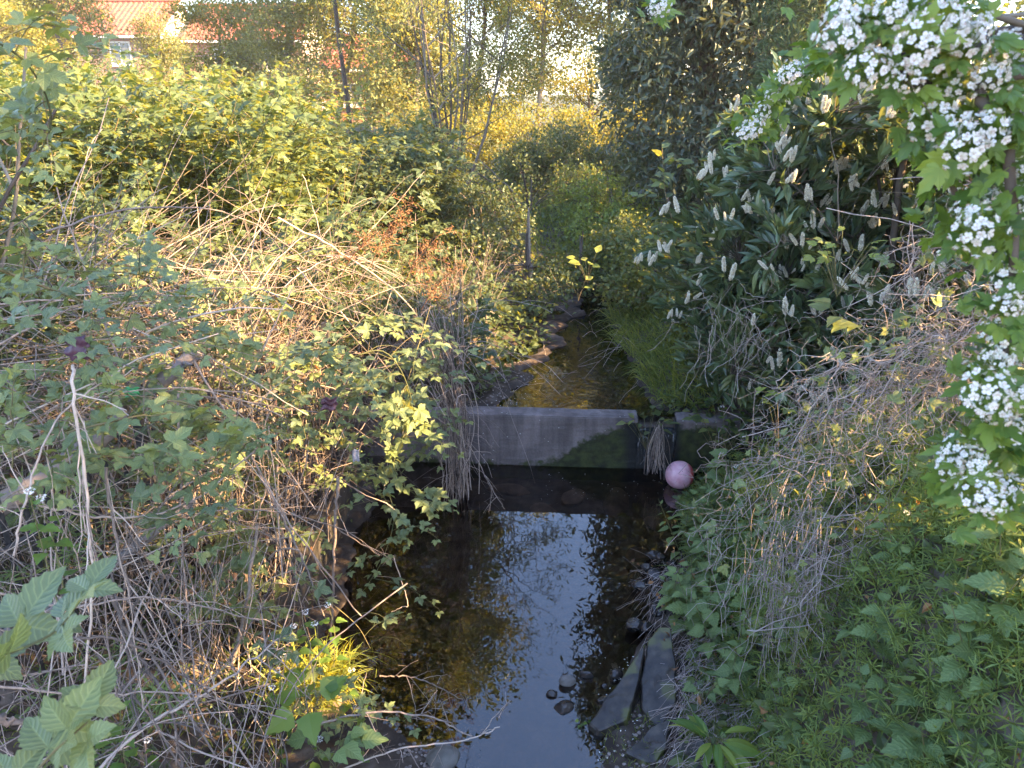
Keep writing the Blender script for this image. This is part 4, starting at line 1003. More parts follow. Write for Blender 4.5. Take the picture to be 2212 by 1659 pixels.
# large near leaves at the bottom left corner
shoot('large leafed bramble shoot with flower buds at the left edge', [Y(-120, 1500, 1.15), Y(-20, 1430, 1.12), Y(110, 1370, 1.1), Y(180, 1290, 1.1)], .0035, 8, .155, TRI_NEAR, 'bramble_near', 650, 0, up=.8, l0=.15, ny=-.9)
shoot('large leafed bramble shoot at the bottom left corner', [Y(-80, 1760, 1.0), Y(40, 1700, 1.0), Y(120, 1620, 1.0), Y(190, 1560, 1.0)], .0035, 8, .15, TRI_NEAR, 'bramble_near', 651, 0, up=.8, l0=.15, ny=-.9)

# --- dead canes -----------------------------------------------------------
def cane_thing(label, pts, rad, seed, side=5, mat='dead', name='dead_cane', cat='cane', thorns=True, sidel=.25, group=None, T=26):
    r = rng(seed); main = curve(pts, T)
    main[1:-1] += r.normal(size=(T-2, 3))*rad*.6
    t = thing(name, label, cat, main[0], 0, group)
    prt = [tubes(main, np.linspace(1, .6, T)[None]*rad, 7, seed=seed)]
    if thorns:
        k = int(26); i = r.integers(1, T-1, k); S0 = main[i]; D = rsph(r, k)
        prt.append(tubes(arch(S0, D, rad*2.6, .2, 3, 0, r), np.array([[rad*.35, rad*.18, rad*.02]]), 3, seed=seed))
    if side:
        i = r.integers(3, T-1, side); S0 = main[i]
        SP = arch(S0, norm(rsph(r, side)+norm(main[-1]-main[0])*.6), sidel*r.uniform(.4, 1.2, side), .25, 8, .05, r)
        tw_i = r.integers(0, side, side*3); tj = r.integers(2, 7, side*3)
        TW = arch(SP[tw_i, tj], rsph(r, side*3), sidel*.35*r.uniform(.4, 1, side*3), .1, 5, .05, r)
        prt += [tubes(SP, np.linspace(1, .4, 8)[None]*rad*.5, 5, seed=seed), tubes(TW, rad*.22, 3, seed=seed)]
    mk('stem', prt, G[mat], t, smooth=True)
    return t
canes = [
 ('tall thick thorny brown cane standing upright at the left', [Y(158, 790, 2.3), Y(160, 850, 2.2), Y(190, 1100, 2.1), Y(195, 1330, 2.0), Y(170, 1640, 1.9)], .0058),
 ('thorny cane crossing the fence from centre left to the bottom', [Y(225, 1250, 2.3), Y(290, 1400, 2.3), Y(360, 1510, 2.2), Y(400, 1700, 2.1)], .007),
 ('straight pale cane leaning from the pool edge to the bottom left', [Y(880, 1260, 2.9), Y(700, 1400, 2.6), Y(590, 1560, 2.4), Y(540, 1700, 2.3)], .0032),
 ('pale upright stick with a cut top before the concrete wall', [Y(730, 1030, 3.4), Y(722, 1200, 3.35), Y(712, 1440, 3.25)], .009),
 ('long dark cane bowed across the lower left', [Y(-60, 1270, 1.9), Y(150, 1310, 2.0), Y(330, 1290, 2.15), Y(560, 1340, 2.4)], .004),
 ('grey cane curving low across the bottom left', [Y(20, 1390, 1.9), Y(250, 1380, 2.0), Y(400, 1460, 2.1), Y(520, 1560, 2.2)], .005),
 ('straight cane running from left edge down to the bottom', [Y(-40, 1480, 1.8), Y(200, 1500, 2.0), Y(420, 1500, 2.2), Y(640, 1560, 2.4)], .004),
 ('bleached cane sloping down over the fence bars', [Y(420, 780, 3.0), Y(520, 950, 2.9), Y(640, 1150, 2.8), Y(780, 1330, 2.9)], .005),
 ('curved cane sweeping over the log', [Y(80, 1090, 2.4), Y(250, 1120, 2.5), Y(420, 1080, 2.6), Y(560, 960, 2.8)], .005),
 ('dark cane leaning left beside the fence post', [Y(230, 1010, 2.4), Y(260, 1200, 2.3), Y(330, 1420, 2.2), Y(470, 1640, 2.1)], .006),
 ('upright cane through the middle of the fence', [Y(385, 850, 2.8), Y(390, 1050, 2.7), Y(400, 1250, 2.6), Y(425, 1500, 2.4)], .005),
 ('cane leaning across the concrete wall toward the pool', [Y(560, 1020, 3.1), Y(640, 1180, 3.0), Y(700, 1330, 2.95)], .006),
 ('thin cane bridging from the log to the wall', [Y(300, 1150, 2.5), Y(500, 1100, 2.7), Y(700, 1130, 3.1), Y(820, 1200, 3.4)], .004),
 ('brown cane arching from the left edge above the log', [Y(-60, 780, 2.3), Y(80, 700, 2.6), Y(240, 640, 3.0), Y(420, 640, 3.4)], .004),
 ('pale cane arching through the sunlit stems', [Y(100, 500, 3.2), Y(300, 450, 3.6), Y(520, 470, 4.0), Y(700, 590, 4.2)], .005),
 ('reddish cane falling from the sunlit stems to the hanging bundle', [Y(600, 470, 4.6), Y(760, 560, 4.8), Y(900, 680, 5.0), Y(960, 860, 5.1)], .006),
 ('leaning grey stick beside the pool corner', [Y(940, 900, 5.1), Y(1010, 960, 5.0), Y(1060, 1050, 4.9), Y(1090, 1100, 4.8)], .004),
 ('thick bowed cane near the bottom edge', [Y(180, 1690, 1.8), Y(330, 1560, 2.0), Y(470, 1480, 2.2), Y(600, 1380, 2.5)], .006),
 ('slim cane rising past the left edge leaves', [Y(30, 1200, 2.0), Y(60, 1060, 2.1), Y(130, 900, 2.3), Y(260, 800, 2.5)], .004),
 ('short broken red brown stub at the bottom left', [Y(-60, 1550, 1.5), Y(30, 1555, 1.55), Y(110, 1560, 1.6)], .010),
]
for i, (lab, pts, rad) in enumerate(canes):
    cane_thing(lab, pts, rad, 700+i, side=0 if i in (3, 19) else 6)
# branches over the water at the bottom
for i, (lab, pts, rad) in enumerate([
    ('bare grey branch reaching over the water at the bottom left', [Y(640, 1575, 2.5), Y(800, 1540, 2.55), Y(930, 1550, 2.6), Y(1020, 1590, 2.6)], .005),
    ('bare branch above the grey branch ending in fine twigs', [Y(820, 1460, 2.9), Y(900, 1465, 2.9), Y(1000, 1510, 2.85)], .004),
    ('forked twig lying on the water beside the lit patch', [Y(850, 1200, 3.9), Y(880, 1300, 3.7), Y(870, 1310, 3.7), Y(845, 1322, 3.68)], .003),
    ('low bare branch along the bottom edge', [Y(700, 1680, 2.35), Y(850, 1620, 2.4), Y(1000, 1600, 2.45), Y(1080, 1570, 2.5)], .004)]):
    cane_thing(lab, pts, rad, 760+i, side=9 if i != 2 else 1, name='dead_branch', cat='branch', thorns=False, sidel=.22)
# mass of thin dead stems
def tangle(name, n, zone_, dv, spr, L, sag, rad, mat, seed, kill=None, T=8, wob=.035, label=None):
    r = rng(seed); st = zone(r, n, *zone_)
    P = arch(st, dirs_(r, n, dv, spr), r.uniform(.4, 1, n)*L, r.uniform(-.3, 1, n)*sag, T, wob, r)
    if kill is not None: P = P[~kill(P[:, -1]) & ~kill(P[:, T//2]) & ~kill(P[:, 0])]
    P = P[~(corridor(P[:, T//2]) | corridor(P[:, -1]))]
    return tubes(P, np.linspace(1, .5, T)[None]*rad*np.exp(r.normal(size=(len(P), 1))*.45), 4, seed=seed)
parts = [tangle('t', 1500, (-3.4, -1.0, 3.6, 6.2, .6, 1.95), (.5, -.1, .25), .6, .9, .4, .0024, 'dead', 1, clear_pool),
         tangle('t', 1300, (-4.4, -1.4, 2.4, 4.8, .9, 2.15), (.6, 0, .1), .65, 1.25, .4, .0022, 'dead', 2, clear_pool),
         tangle('t', 900, (-2.6, -.8, 1.6, 3.6, .2, 1.2), (.2, .1, .5), .6, 1.0, .25, .002, 'dead', 3, clear_pool),
         tangle('t', 900, (-2.0, -.2, 5.7, 8.6, .5, 1.0), (.1, -.1, .8), .4, .8, .2, .0022, 'dead', 4, clear_pool),
         tangle('t', 800, (-2.6, -1.2, 3.0, 5.6, .1, .6), (0, 0, 1), .18, 1.0, .05, .0035, 'dead', 6, clear_pool)]
tagd(mk('dead_bramble_stems', parts, G['dead'], smooth=True), kind='stuff')
# seed heads: rusty panicles at the sunlit end
def panicle(lab, p, h, seed):
    r = rng(seed); t = thing('seed_head', lab, 'dead flower', p)
    main = curve([p, p+np.array([.1, -.02, h*.5]), p+np.array([.25, -.05, h*.95])], 12)
    i = r.integers(3, 12, 16); SP = arch(main[i], norm(r.normal(size=(16, 3))*[1, 1, .5]+[.5, 0, .5]), h*.45*r.uniform(.4, 1, 16), .2, 6, .05, r)
    j = r.integers(0, 16, 90); k = r.integers(1, 6, 90); TW = arch(SP[j, k], rsph(r, 90)+[0, 0, .3], h*.13, 0, 4, .05, r)
    sd0 = [tubes(main, .003, 4), tubes(SP, .0016, 3), tubes(TW, .001, 3)]
    e = np.repeat(TW[:, -1], 4, 0)+r.normal(size=(360, 3))*.006
    mk('stem', sd0+[place(PEB, e, rsph(r, 360), rsph(r, 360), r.uniform(.003, .0065, 360), r.random(360))], G['rust'], t)
for i, (lab, px, py, yy, h) in enumerate([('rusty dead seed head over the brown stems, tallest', 800, 580, 4.9, .42), ('rusty dead seed head right of the tallest one', 870, 620, 4.9, .36), ('rusty dead seed head nearest the stream', 910, 670, 5.0, .32), ('small rusty seed head over the shaded stems', 735, 600, 4.8, .3)]):
    panicle(lab, Y(px, py, yy), h, 780+i)
# hanging bundle of dry stems by the weir
r = rng(790); t = thing('dry_creeper', 'bundle of dry brown stems hanging over the weir into the pool', 'creeper', Y(985, 870, 5.55))
n = 85; tp = Y(940, 690, 5.55)+r.normal(size=(n, 3))*[.15, .12, .14]; md = Y(983, 880, 5.5)+r.normal(size=(n, 3))*[.045, .05, .10]; bt = Y(988, 1050, 5.25)+r.normal(size=(n, 3))*[.055, .05, .17]
P = np.stack([curve([a, b, c+np.array([0, 0, .0])], 14) for a, b, c in zip(tp, md, bt)])
P[:, 1:] += np.cumsum(r.normal(size=(n, 13, 3)), 1)*.011
hs = [tubes(P, r.uniform(.0012, .0036, (n, 1)), 4)]
P = arch(P[r.integers(0, n, 60), r.integers(5, 13, 60)], norm(r.normal(size=(60, 3))*[1, .6, .5]+[.2, -.2, -.3]), r.uniform(.1, .4, 60), .4, 8, .06, r)
mk('stem', hs+[tubes(P, .0014, 3)], G['dead'], t, smooth=True)
t = thing('root_clump', 'small bunch of pale dead roots hanging beside the ball', 'root clump', Y(1425, 930, 5.5))
n = 40; tp = Y(1425, 925, 5.55)+r.normal(size=(n, 3))*[.02, .02, .03]; bt = Y(1420, 1010, 5.45)+r.normal(size=(n, 3))*[.06, .03, .05]
P = np.stack([curve([a, (a+b)/2+r.normal(size=3)*.02, b], 10) for a, b in zip(tp, bt)])
mk('roots', [tubes(P, r.uniform(.0015, .004, (n, 1)), 4)], G['dead'], t, smooth=True)

# --- log and driftwood ----------------------------------------------------
def logt(lab, pts, rad, seed):
    t = thing('fallen_log', lab, 'log', pts[0]); r = rng(seed); c = curve(pts, 30)
    TB = tubes(c, (rad*(1+.12*np.sin(np.arange(30)*.9))*np.linspace(1, .7, 30))[None], 14)
    k = 4; S0 = c[r.integers(5, 28, k)]; BB = tubes(arch(S0, rsph(r, k)*[1, 1, .6]+[0, 0, .3], rad*5, 0, 5, .02, r), np.linspace(1, .5, 5)[None]*rad*.25, 6)
    mk('trunk', [TB, BB], G['log'], t, smooth=True)
logt('grey fallen log leaning up across the fence from lower left', [Y(-60, 1130, 2.7), Y(200, 960, 2.9), Y(330, 840, 3.2), Y(420, 760, 3.5)], .045, 1)
logt('thin grey fallen trunk lying low behind the canes', [Y(-80, 1420, 2.3), Y(150, 1290, 2.6), Y(420, 1080, 3.1)], .028, 2)

# --- cherry laurel --------------------------------------------------------
LENV = [(2.75, 5.5, 1.75, 1.45, 1.4, 1.35), (2.3, 5.3, 2.45, .9, .8, .7), (2.1, 5.9, 1.3, .85, .9, .9), (3.2, 4.4, 1.9, 1.2, 1.0, 1.15), (2.6, 6.2, 2.3, 1.1, 1.0, .95), (1.6, 5.6, 1.8, .68, .5, .75), (2.5, 5.0, 2.75, .9, .7, .55), (1.9, 4.9, 1.5, .6, .5, .6)]
def laurel_kill(P): return (P[:, 0] < lerp(P[:, 2], [0, .6, 1.2, 3], [1.5, 1.35, 1.0, .85])) | ((P[:, 1] < 3.1))
lt_, WP = grow('laurel_bush', 'glossy dark laurel bush covered in upright cream flower spikes at the right', 'bush', (2.7, 5.4, .9), LENV, trunk=(.04, .015), ntrunk=5, nlimb=40, ntwig=3600, nleaf=11, leaf=LAURELL, size=.125, mat='laurel', seed=801,
     hole=-.55, shell=.28, spread=.012, twr=.0035, ori='up', lstart=.55, kill=laurel_kill, droop=.05, crown='leaves', trunk_name='stems')
# flower spikes: 100 real parts on the twigs that face the stream and the lane
m, nt = newmat('laurel_flower'); q = N(nt)
at = q('ShaderNodeAttribute', attribute_name='leaf'); sp = q('ShaderNodeSeparateXYZ', i_0=at.outputs['Vector'])
col = ramp(q, sp.outputs[0], [(0, (.45, .38, .24)), (.35, (.76, .72, .58)), (1, (.86, .84, .76))])
bs = q('ShaderNodeBsdfPrincipled', i_Roughness=.6); nt.links.new(col, bs.inputs['Base Color'])
tr = q('ShaderNodeBsdfTranslucent', i_0=col); mx = q('ShaderNodeMixShader', i_0=.3, i_1=bs.outputs[0], i_2=tr.outputs[0]); q('ShaderNodeOutputMaterial', i_0=mx.outputs[0])
fmat = m
def spike_mesh(seed):
    r = rng(seed); n = 150; u = np.linspace(.08, 1, n); a = np.arange(n)*2.4
    rad = .0082*np.sin(np.clip(u*.93+.07, 0, 1)*pi)**.45
    pos = np.stack([np.cos(a)*rad, np.sin(a)*rad, u*.10], 1); out = norm(pos*[1, 1, 0]+[0, 0, .004])
    pet = (np.array([(0, 0, 0), (.45, .35, .15), (0, .8, .3), (-.45, .35, .15)]), np.array([[0, 1, 2, 3]]), np.zeros((4, 3)))
    ps = []
    for k in range(3):
        ps.append(place(pet, pos, norm(rsph(r, n)*.9+out*.7+[0, 0, .2]), out+rsph(r, n)*.6, r.uniform(.005, .0125, n), np.clip(r.random(n)*.8+.1+u*.1, 0, 1)))
    ps.append(tubes(np.array([(0, 0, 0), (0, 0, .095)]), .004, 5, tint=[.1]))
    return ps
protos = []
for k in range(4):
    o = mk('flower_spike', spike_mesh(900+k), fmat, None); protos.append(o.data); bpy.data.objects.remove(o)
r = rng(811)
tips = WP[:, -1]
view = np.array([0, 0, CAMZ])
face = []
c0 = np.array([2.9, 5.8, 1.5])
out = norm(tips-c0); vis = (out*norm(view-tips)).sum(1)
prx = 1106+FPX*tips[:, 0]/(tips[:, 1]*cos(PITCH)+(CAMZ-tips[:, 2])*sin(PITCH))
E = np.array(LENV); q_ = np.min(np.linalg.norm((tips[:, None]-E[None, :, :3])/E[None, :, 3:], axis=2), 1)
vis = np.max([(norm((tips-e[:3])/e[3:])*norm(view-tips)).sum(1)*(np.linalg.norm((tips-e[:3])/e[3:], axis=1) < 1.15) for e in E], 0)
sy0 = 829-FPX*(tips[:, 1]*sin(PITCH)-(CAMZ-tips[:, 2])*cos(PITCH))/(tips[:, 1]*cos(PITCH)+(CAMZ-tips[:, 2])*sin(PITCH))
dst = np.linalg.norm(tips-view, axis=1)
front = np.array([((np.hypot(prx-prx[i], sy0-sy0[i]) < 30) & (dst < dst[i]-.08)).sum() for i in range(len(tips))])
cand = np.where((front <= 1) & (tips[:, 2] > .8) & (prx < 2100) & (sy0 > 20))[0]
r.shuffle(cand)
chosen = []
sy = 829-FPX*(tips[:, 1]*sin(PITCH)-(CAMZ-tips[:, 2])*cos(PITCH))/(tips[:, 1]*cos(PITCH)+(CAMZ-tips[:, 2])*sin(PITCH))
done = []
for i in cand:                                    # loose groups of two to four
    if len(chosen) >= 320: break
    if any((prx[i]-a)**2+(sy[i]-b)**2 < 20**2 for a, b in done): continue
    done.append((prx[i], sy[i]))
    q0 = tips[i]+norm(view-tips[i])*.11+np.array([0, 0, .02])
    chosen.append((q0, 1.0))
    for _ in range(int(r.integers(0, 4))):
        chosen.append((q0+r.normal(size=3)*[.035, .03, .012], .85))
print('spikes', len(chosen))
extra = []
chosen.sort(key=lambda c: np.linalg.norm(c[0]-view)/c[1])
for p, s_ in chosen[100:]:
    M = np.array(Euler((r.normal()*.28-.12, r.normal()*.28-.15, r.uniform(0, 6))).to_matrix())*s_*r.uniform(.6, 1.1)
    extra += [(a[0]@M.T+p, a[1], a[2]) for a in spike_mesh(int(r.integers(900, 904)))]
if extra: tagd(mk('flower_spikes', extra, fmat, lt_), kind='stuff')
for p, s_ in chosen[:100]:
    o = bpy.data.objects.new('flower_spike', protos[int(r.integers(0, 4))]); COL.objects.link(o); o.parent = lt_
    o.location = tuple(p-np.array(lt_.location)); o.rotation_euler = (r.normal()*.28-.12, r.normal()*.28-.15, r.uniform(0, 6)); s2 = s_*r.uniform(.75, 1.2); o.scale = (s2, s2, s2)
# leafy climber shoots standing in front of the laurel's left end
shoot('pale green leafy shoot rising at the left end of the laurel', [Y(1480, 560, 5.6), Y(1440, 430, 5.7), Y(1430, 320, 5.8)], .004, 12, .13, GROUNDL, 'bramble', 820, 8)

# --- right bank cover -----------------------------------------------------
r = rng(830)
def bank_pts(n, x0, x1, y0, y1, cond=None):
    p = np.stack([r.uniform(x0, x1, n), r.uniform(y0, y1, n)], 1)
    if cond is not None: p = p[cond(p)]
    return np.column_stack([p, H(p[:, 0], p[:, 1])])
def rb(p): return p[:, 0] > lerp(p[:, 1], [0, 1.5, 2.5, 3.2, 4, 5], [.55, .58, .72, .92, 1.10, 1.25])
P = bank_pts(20000, .5, 3.6, .9, 5.2, rb)
P[:, 2] += (.06+.06*n3(P, 3.3, 2))*sstep(P[:, 0]-.9, 0, .4)+r.uniform(.01, .32, len(P))*sstep(P[:, 0]-lerp(P[:, 1], [0, 5], [.5, 1.2]), 0, .5)+.02
P = P[~corridor(P) | (P[:, 2] < H(P[:, 0], P[:, 1])+.12)]
k = len(P)
nrm = norm(r.normal(size=(k, 3))*.35+np.array([-.25, -.3, .9]))
pc = place(WHORL, P, rsph(r, k), nrm, r.uniform(.028, .062, k), np.clip(r.random(k)*.6+.25*n3(P, 2.2)+.2, 0, 1))
st = P.copy(); stm = tubes(arch(st[::3]-[0, 0, .16], norm(r.normal(size=(len(st[::3]), 3))*.35+[0, 0, 1]), .2, .1, 4, .03, r), .0013, 3)
HL = P[::9]+[0, 0, .03]; hk = len(HL)
hl = place(HEARTL, HL, rsph(r, hk)*[1, 1, .3], norm(r.normal(size=(hk, 3))*.4+[-.2, -.4, .9]), r.uniform(.03, .075, hk), r.random(hk))
tagd(mk('ground_cover', [pc, stm, (hl[0], hl[1], hl[2], 1)], [G['cleaver'], G['nettle']]), kind='stuff')
# undergrowth of small broad leaves below it
P = bank_pts(20000, .5, 4.2, .9, 6.2, rb); P[:, 2] += r.uniform(0, .12, len(P)); k = len(P)
low = [place(GROUNDL, P, rsph(r, k)*[1, 1, .4], norm(r.normal(size=(k, 3))*.4+[-.2, -.2, 1]), r.uniform(.035, .08, k), r.random(k)*.7)]
P2 = np.stack([r.uniform(-4, -1.15, 9000), r.uniform(1.2, 8.5, 9000)], 1); P2 = np.column_stack([P2, H(P2[:, 0], P2[:, 1])+r.uniform(0, .22, 9000)]); P2 = P2[~corridor(P2)]; k = len(P2)
low.append(place(GROUNDL, P2, rsph(r, k)*[1, 1, .4], norm(r.normal(size=(k, 3))*.4+[.1, -.2, 1]), r.uniform(.025, .055, k), r.random(k)*.5))
P3 = np.stack([r.uniform(-4, 6, 14000), r.uniform(8.0, 18, 14000)], 1)
xl, xr = edges(P3[:, 1]); P3 = P3[(P3[:, 0] < xl-.15) | (P3[:, 0] > xr+.1)]; P3 = np.concatenate([P3, np.stack([r.uniform(-1.6, .45, 2600), r.uniform(6.1, 8.6, 2600)], 1)]); P3 = P3[(P3[:, 1] > 8.6) | (P3[:, 0] < edges(P3[:, 1])[0]-.12)]; P3 = np.column_stack([P3, H(P3[:, 0], P3[:, 1])+r.uniform(0, .25, len(P3))]); P3 = P3[~corridor(P3)]; k = len(P3)
low.append(place(TINYQ, P3, rsph(r, k)*[1, 1, .6], norm(r.normal(size=(k, 3))*.5+[-.1, -.3, 1]), r.uniform(.05, .10, k), r.random(k)*.6))
tagd(mk('undergrowth', low, G['bramble']), kind='stuff')
# grass
def blades(P, h, seed, lean=(0, 0), wd=.0035, spread=.35):
    r = rng(seed); k = len(P); D = norm(r.normal(size=(k, 3))*[spread, spread, .1]+[lean[0], lean[1], 1])
    B = arch(P, D, h*r.uniform(.5, 1.2, k), r.uniform(.2, .9, k), 6, .01, r)
    tan = norm(B[:, 1:]-B[:, :-1]); tan = np.concatenate([tan, tan[:, -1:]], 1); sd = norm(np.cross(tan, rsph(r, k)[:, None]+[0, 0, .01]))
    wv = (np.array([1, 1, .95, .8, .5, .05])*wd)[None, :, None]
    V = np.stack([B-sd*wv, B+sd*wv], 2); ii = np.arange(k*12).reshape(k, 6, 2)
    F = np.stack([ii[:, :-1, 0], ii[:, :-1, 1], ii[:, 1:, 1], ii[:, 1:, 0]], -1).reshape(-1, 4)
    A = np.zeros((k, 6, 2, 3)); A[..., 0] = r.random(k)[:, None, None]
    return V.reshape(-1, 3), F, A.reshape(-1, 3)
gp = bank_pts(5200, 1.05, 2.3, 5.9, 8.8, lambda p: p[:, 0] > edges(p[:, 1])[1]-.02)
gp2 = bank_pts(900, .9, 1.8, 4.6, 5.8, lambda p: p[:, 0] > 1.35)
gp4 = bank_pts(2600, 0.2, 3.2, 10.5, 14.5, lambda p: (p[:, 0] < edges(p[:, 1])[0]-.1) | (p[:, 0] > edges(p[:, 1])[1]+.1))
gp7 = bank_pts(2200, .9, 3.2, 1.0, 4.6, rb)
gp5 = bank_pts(500, .42, .75, 2.4, 3.2)
gp6 = bank_pts(1500, -2.4, -1.0, 1.6, 3.4)
tagd(mk('long_grass', [blades(gp, .34, 1, (-.35, -.1), .004), blades(gp2, .2, 2, (-.3, -.2)), blades(gp4, .4, 3, (0, 0), .007), blades(gp5, .07, 5, (-.2, 0), .0016), blades(gp7, .30, 7, (-.2, -.1), .0022, .5), blades(gp6, .16, 6, (.1, 0), .003)], G['grass']), kind='stuff')
t = thing('grass_tuft', 'bright sunlit grass tuft hanging over the pool edge at the lower left', 'grass', (-.98, 2.98, .05))
tp = np.array([-.94, 2.95, .30]); P = tp+r.normal(size=(700, 3))*[.09, .08, .03]
mk('blades', [blades(P, .24, 9, (.25, -.1), .0032, .8)], G['lime'], t)
V, F = stone(rng(3), .18, .16, .18, .3); mk('turf', [(V+tp-[.02, 0, .20], F)], G['soil'], t, smooth=True)

# nettles: stem and paired toothed leaves
def nettle(h, seed, nl=7, leaf=NETTLEL, sz=.07, name='nettle_plant', mat='nettle', cat='nettle'):
    r = rng(seed); t = thing(name, None, cat)
    main = curve([(0, 0, -.04), (r.normal()*.02, r.normal()*.02, h*.5), (r.normal()*.04, r.normal()*.04, h)], 10)
    mk('stem', [tubes(main, np.linspace(1, .5, 10)[None]*.0028, 5)], G['cane'], t)
    p, f, s_, n_ = [], [], [], []
    for i in range(nl):
        u = .22+.76*i/(nl-1); c = main[int(u*9)]; a0 = (i % 2)*pi/2+r.normal()*.2
        for k in range(2):
            a = a0+k*pi; d = np.array([cos(a), sin(a), .12 if u < .9 else .8]); p.append(c+d*.012); f.append(d); s_.append(sz*(1.1 if .3 < u < .75 else .9)*(1-.45*max(0, u-.7)/.3)*r.uniform(.85, 1.15)); n_.append([r.normal()*.15, r.normal()*.15, 1])
    mk('leaves', [place(leaf, np.array(p), np.array(f), np.array(n_), np.array(s_), r.random(len(p))*.5+.1)], G[mat], t)
    return t
np_ = [nettle(.38, 1), nettle(.30, 2, 6), nettle(.45, 3, 8), nettle(.34, 4, 7, sz=.085)]
def scatter_copies(protos, spots, label, group, seed, first=None, sc=(.8, 1.2), tilt=.12, lean=(0, 0)):
    r = rng(seed)
    spots = [q_ for q_ in spots if not (corridor(np.array([(q_[0], q_[1], float(H(*q_))+h_) for h_ in (.15, .3, .42)])).any())] if len(spots) > 20 else spots
    for i, (x, y) in enumerate(spots):
        c = copy_tree(protos[i % len(protos)]); s2 = r.uniform(*sc)
        c.location = (x, y, float(H(x, y))-.01); c.rotation_euler = (r.normal()*tilt+lean[1], r.normal()*tilt+lean[0], r.uniform(0, 6.28)); c.scale = (s2, s2, s2)
        c['label'] = label if isinstance(label, str) else label[i]; c['group'] = group
sp_ = []
r = rng(850)
while len(sp_) < 95:
    x, y = r.uniform(.9, 1.85), r.uniform(2.9, 4.85)
    if x > lerp(y, [2.9, 3.4, 4, 4.8], [.88, .93, 1.05, 1.2]): sp_.append((x, y))
scatter_copies([np_[3], np_[0], np_[2], np_[3]], sp_, 'leafy green nettle in the bushy clump leaning over the pool below the ball', 'nettles leaning over the pool on the right bank', 851, sc=(.95, 1.3), lean=(-.4, .1))
def spots(lst, z=1.0): return [tuple(at_z(a, b, z)[:2]) for a, b in lst]
scatter_copies([np_[3], np_[2]], spots([(1990, 1400), (2060, 1420), (2130, 1400), (2190, 1430), (2030, 1480), (2160, 1470), (1950, 1440), (2090, 1370)], 1.25), 'toothed nettle in the group at the right edge of the bank', 'nettles at the lower right edge', 852, sc=(1.15, 1.4))
scatter_copies([np_[0], np_[2]], spots([(1930, 1280), (1970, 1240), (1900, 1330)], 1.25), ['middle one of three nettles in the cleavers below the blossom', 'topmost of three nettles in the cleavers below the blossom', 'lowest and leftmost of three nettles in the cleavers below the blossom'], 'nettles above the lower right group', 853, sc=(1.05, 1.25))
scatter_copies([np_[1]], spots([(1810, 1600)], 1.05), 'single nettle standing alone at the bottom of the right bank', None, 854, sc=(1.3, 1.3))
for o in list(COL.objects):
    if o.get('group') is None and 'group' in o.keys(): del o['group']
scatter_copies([np_[0], np_[1]], spots([(1720, 1280), (1690, 1380), (1740, 1440), (1620, 1430)], .8), ['highest nettle in the dry grass on the right bank', 'second nettle down in the dry grass on the right bank', 'nettle furthest right in the dry grass on the right bank', 'nettle in the dry grass closest to the mossy rock'], 'nettles in the dry grass of the right bank', 855, sc=(.7, .85))
sp2 = []
while len(sp2) < 26:
    a, b = r.uniform(1760, 2210), r.uniform(1120, 1640); p = at_z(a, b, 1.3)
    if p[0] > .95: sp2.append((p[0], p[1]))
scatter_copies([np_[1], np_[0]], sp2, 'small nettle growing through the cleavers on the right bank', 'small nettles scattered through the cleavers', 856, sc=(.5, .75))
for t in np_:
    for c in list(t.children): bpy.data.objects.remove(c)
    bpy.data.objects.remove(t)
# garlic mustard: small white heads
MUST = whorl(4, 1.0, .35, .3)
def mustard(h, seed):
    t = nettle(h, seed, 4, HEARTL, .055, 'garlic_mustard', 'haw', 'flower')
    r = rng(seed+9); k = 26; p = np.array([0, 0, h])+rsph(r, k)*[.014, .014, .009]+[0, 0, .008]
    mk('flowers', [place(MUST, p, rsph(r, k), norm(p-[0, 0, h-.02])+rsph(r, k)*.2, r.uniform(.003, .005, k))], G['petal'], t)
    return t
gm = [mustard(.38, 31), mustard(.30, 32)]
def mput(px, py, yy, lab, i, grp):
    p = Y(px, py, yy); c = copy_tree(gm[i % 2]); h = (.38, .30)[i % 2]; z = float(H(p[0], p[1])); c.location = (p[0], p[1], p[2]-h); c.rotation_euler = (0, 0, i*1.3)
    c['label'] = lab; c['group'] = grp
for i, (a, b, yy) in enumerate([(635, 1355, 2.75), (660, 1325, 2.8), (680, 1350, 2.8), (600, 1450, 2.6), (588, 1487, 2.5), (708, 1310, 2.9), (610, 1420, 2.7), (760, 1450, 2.8), (690, 1600, 2.5), (770, 1530, 2.7)]):
    mput(a, b, yy, 'white flowered garlic mustard round the sunlit grass tuft', i, 'garlic mustard round the grass tuft')
for i, (a, b, yy) in enumerate([(65, 1065, 2.1), (90, 1080, 2.15), (245, 1530, 2.0), (190, 1555, 1.9), (320, 1600, 2.1)]):
    mput(a, b, yy, 'white flowered garlic mustard among the dead canes at the left', i, 'garlic mustard among the left canes')
for i, (a, b, yy) in enumerate([(1980, 1005, 3.4), (2040, 940, 3.5), (2010, 1050, 3.1), (1905, 1065, 3.2), (1960, 1110, 3.0), (1940, 1155, 2.9), (1870, 1020, 3.6), (1590, 1010, 4.6), (1640, 990, 4.6), (1560, 880, 5.4), (1540, 830, 5.8), (1610, 865, 5.6)]):
    mput(a, b, yy, 'white flowered weed between the laurel and the dry vines', i, 'white flowered weeds below the laurel')
for t in gm:
    for c in list(t.children): bpy.data.objects.remove(c)
    bpy.data.objects.remove(t)
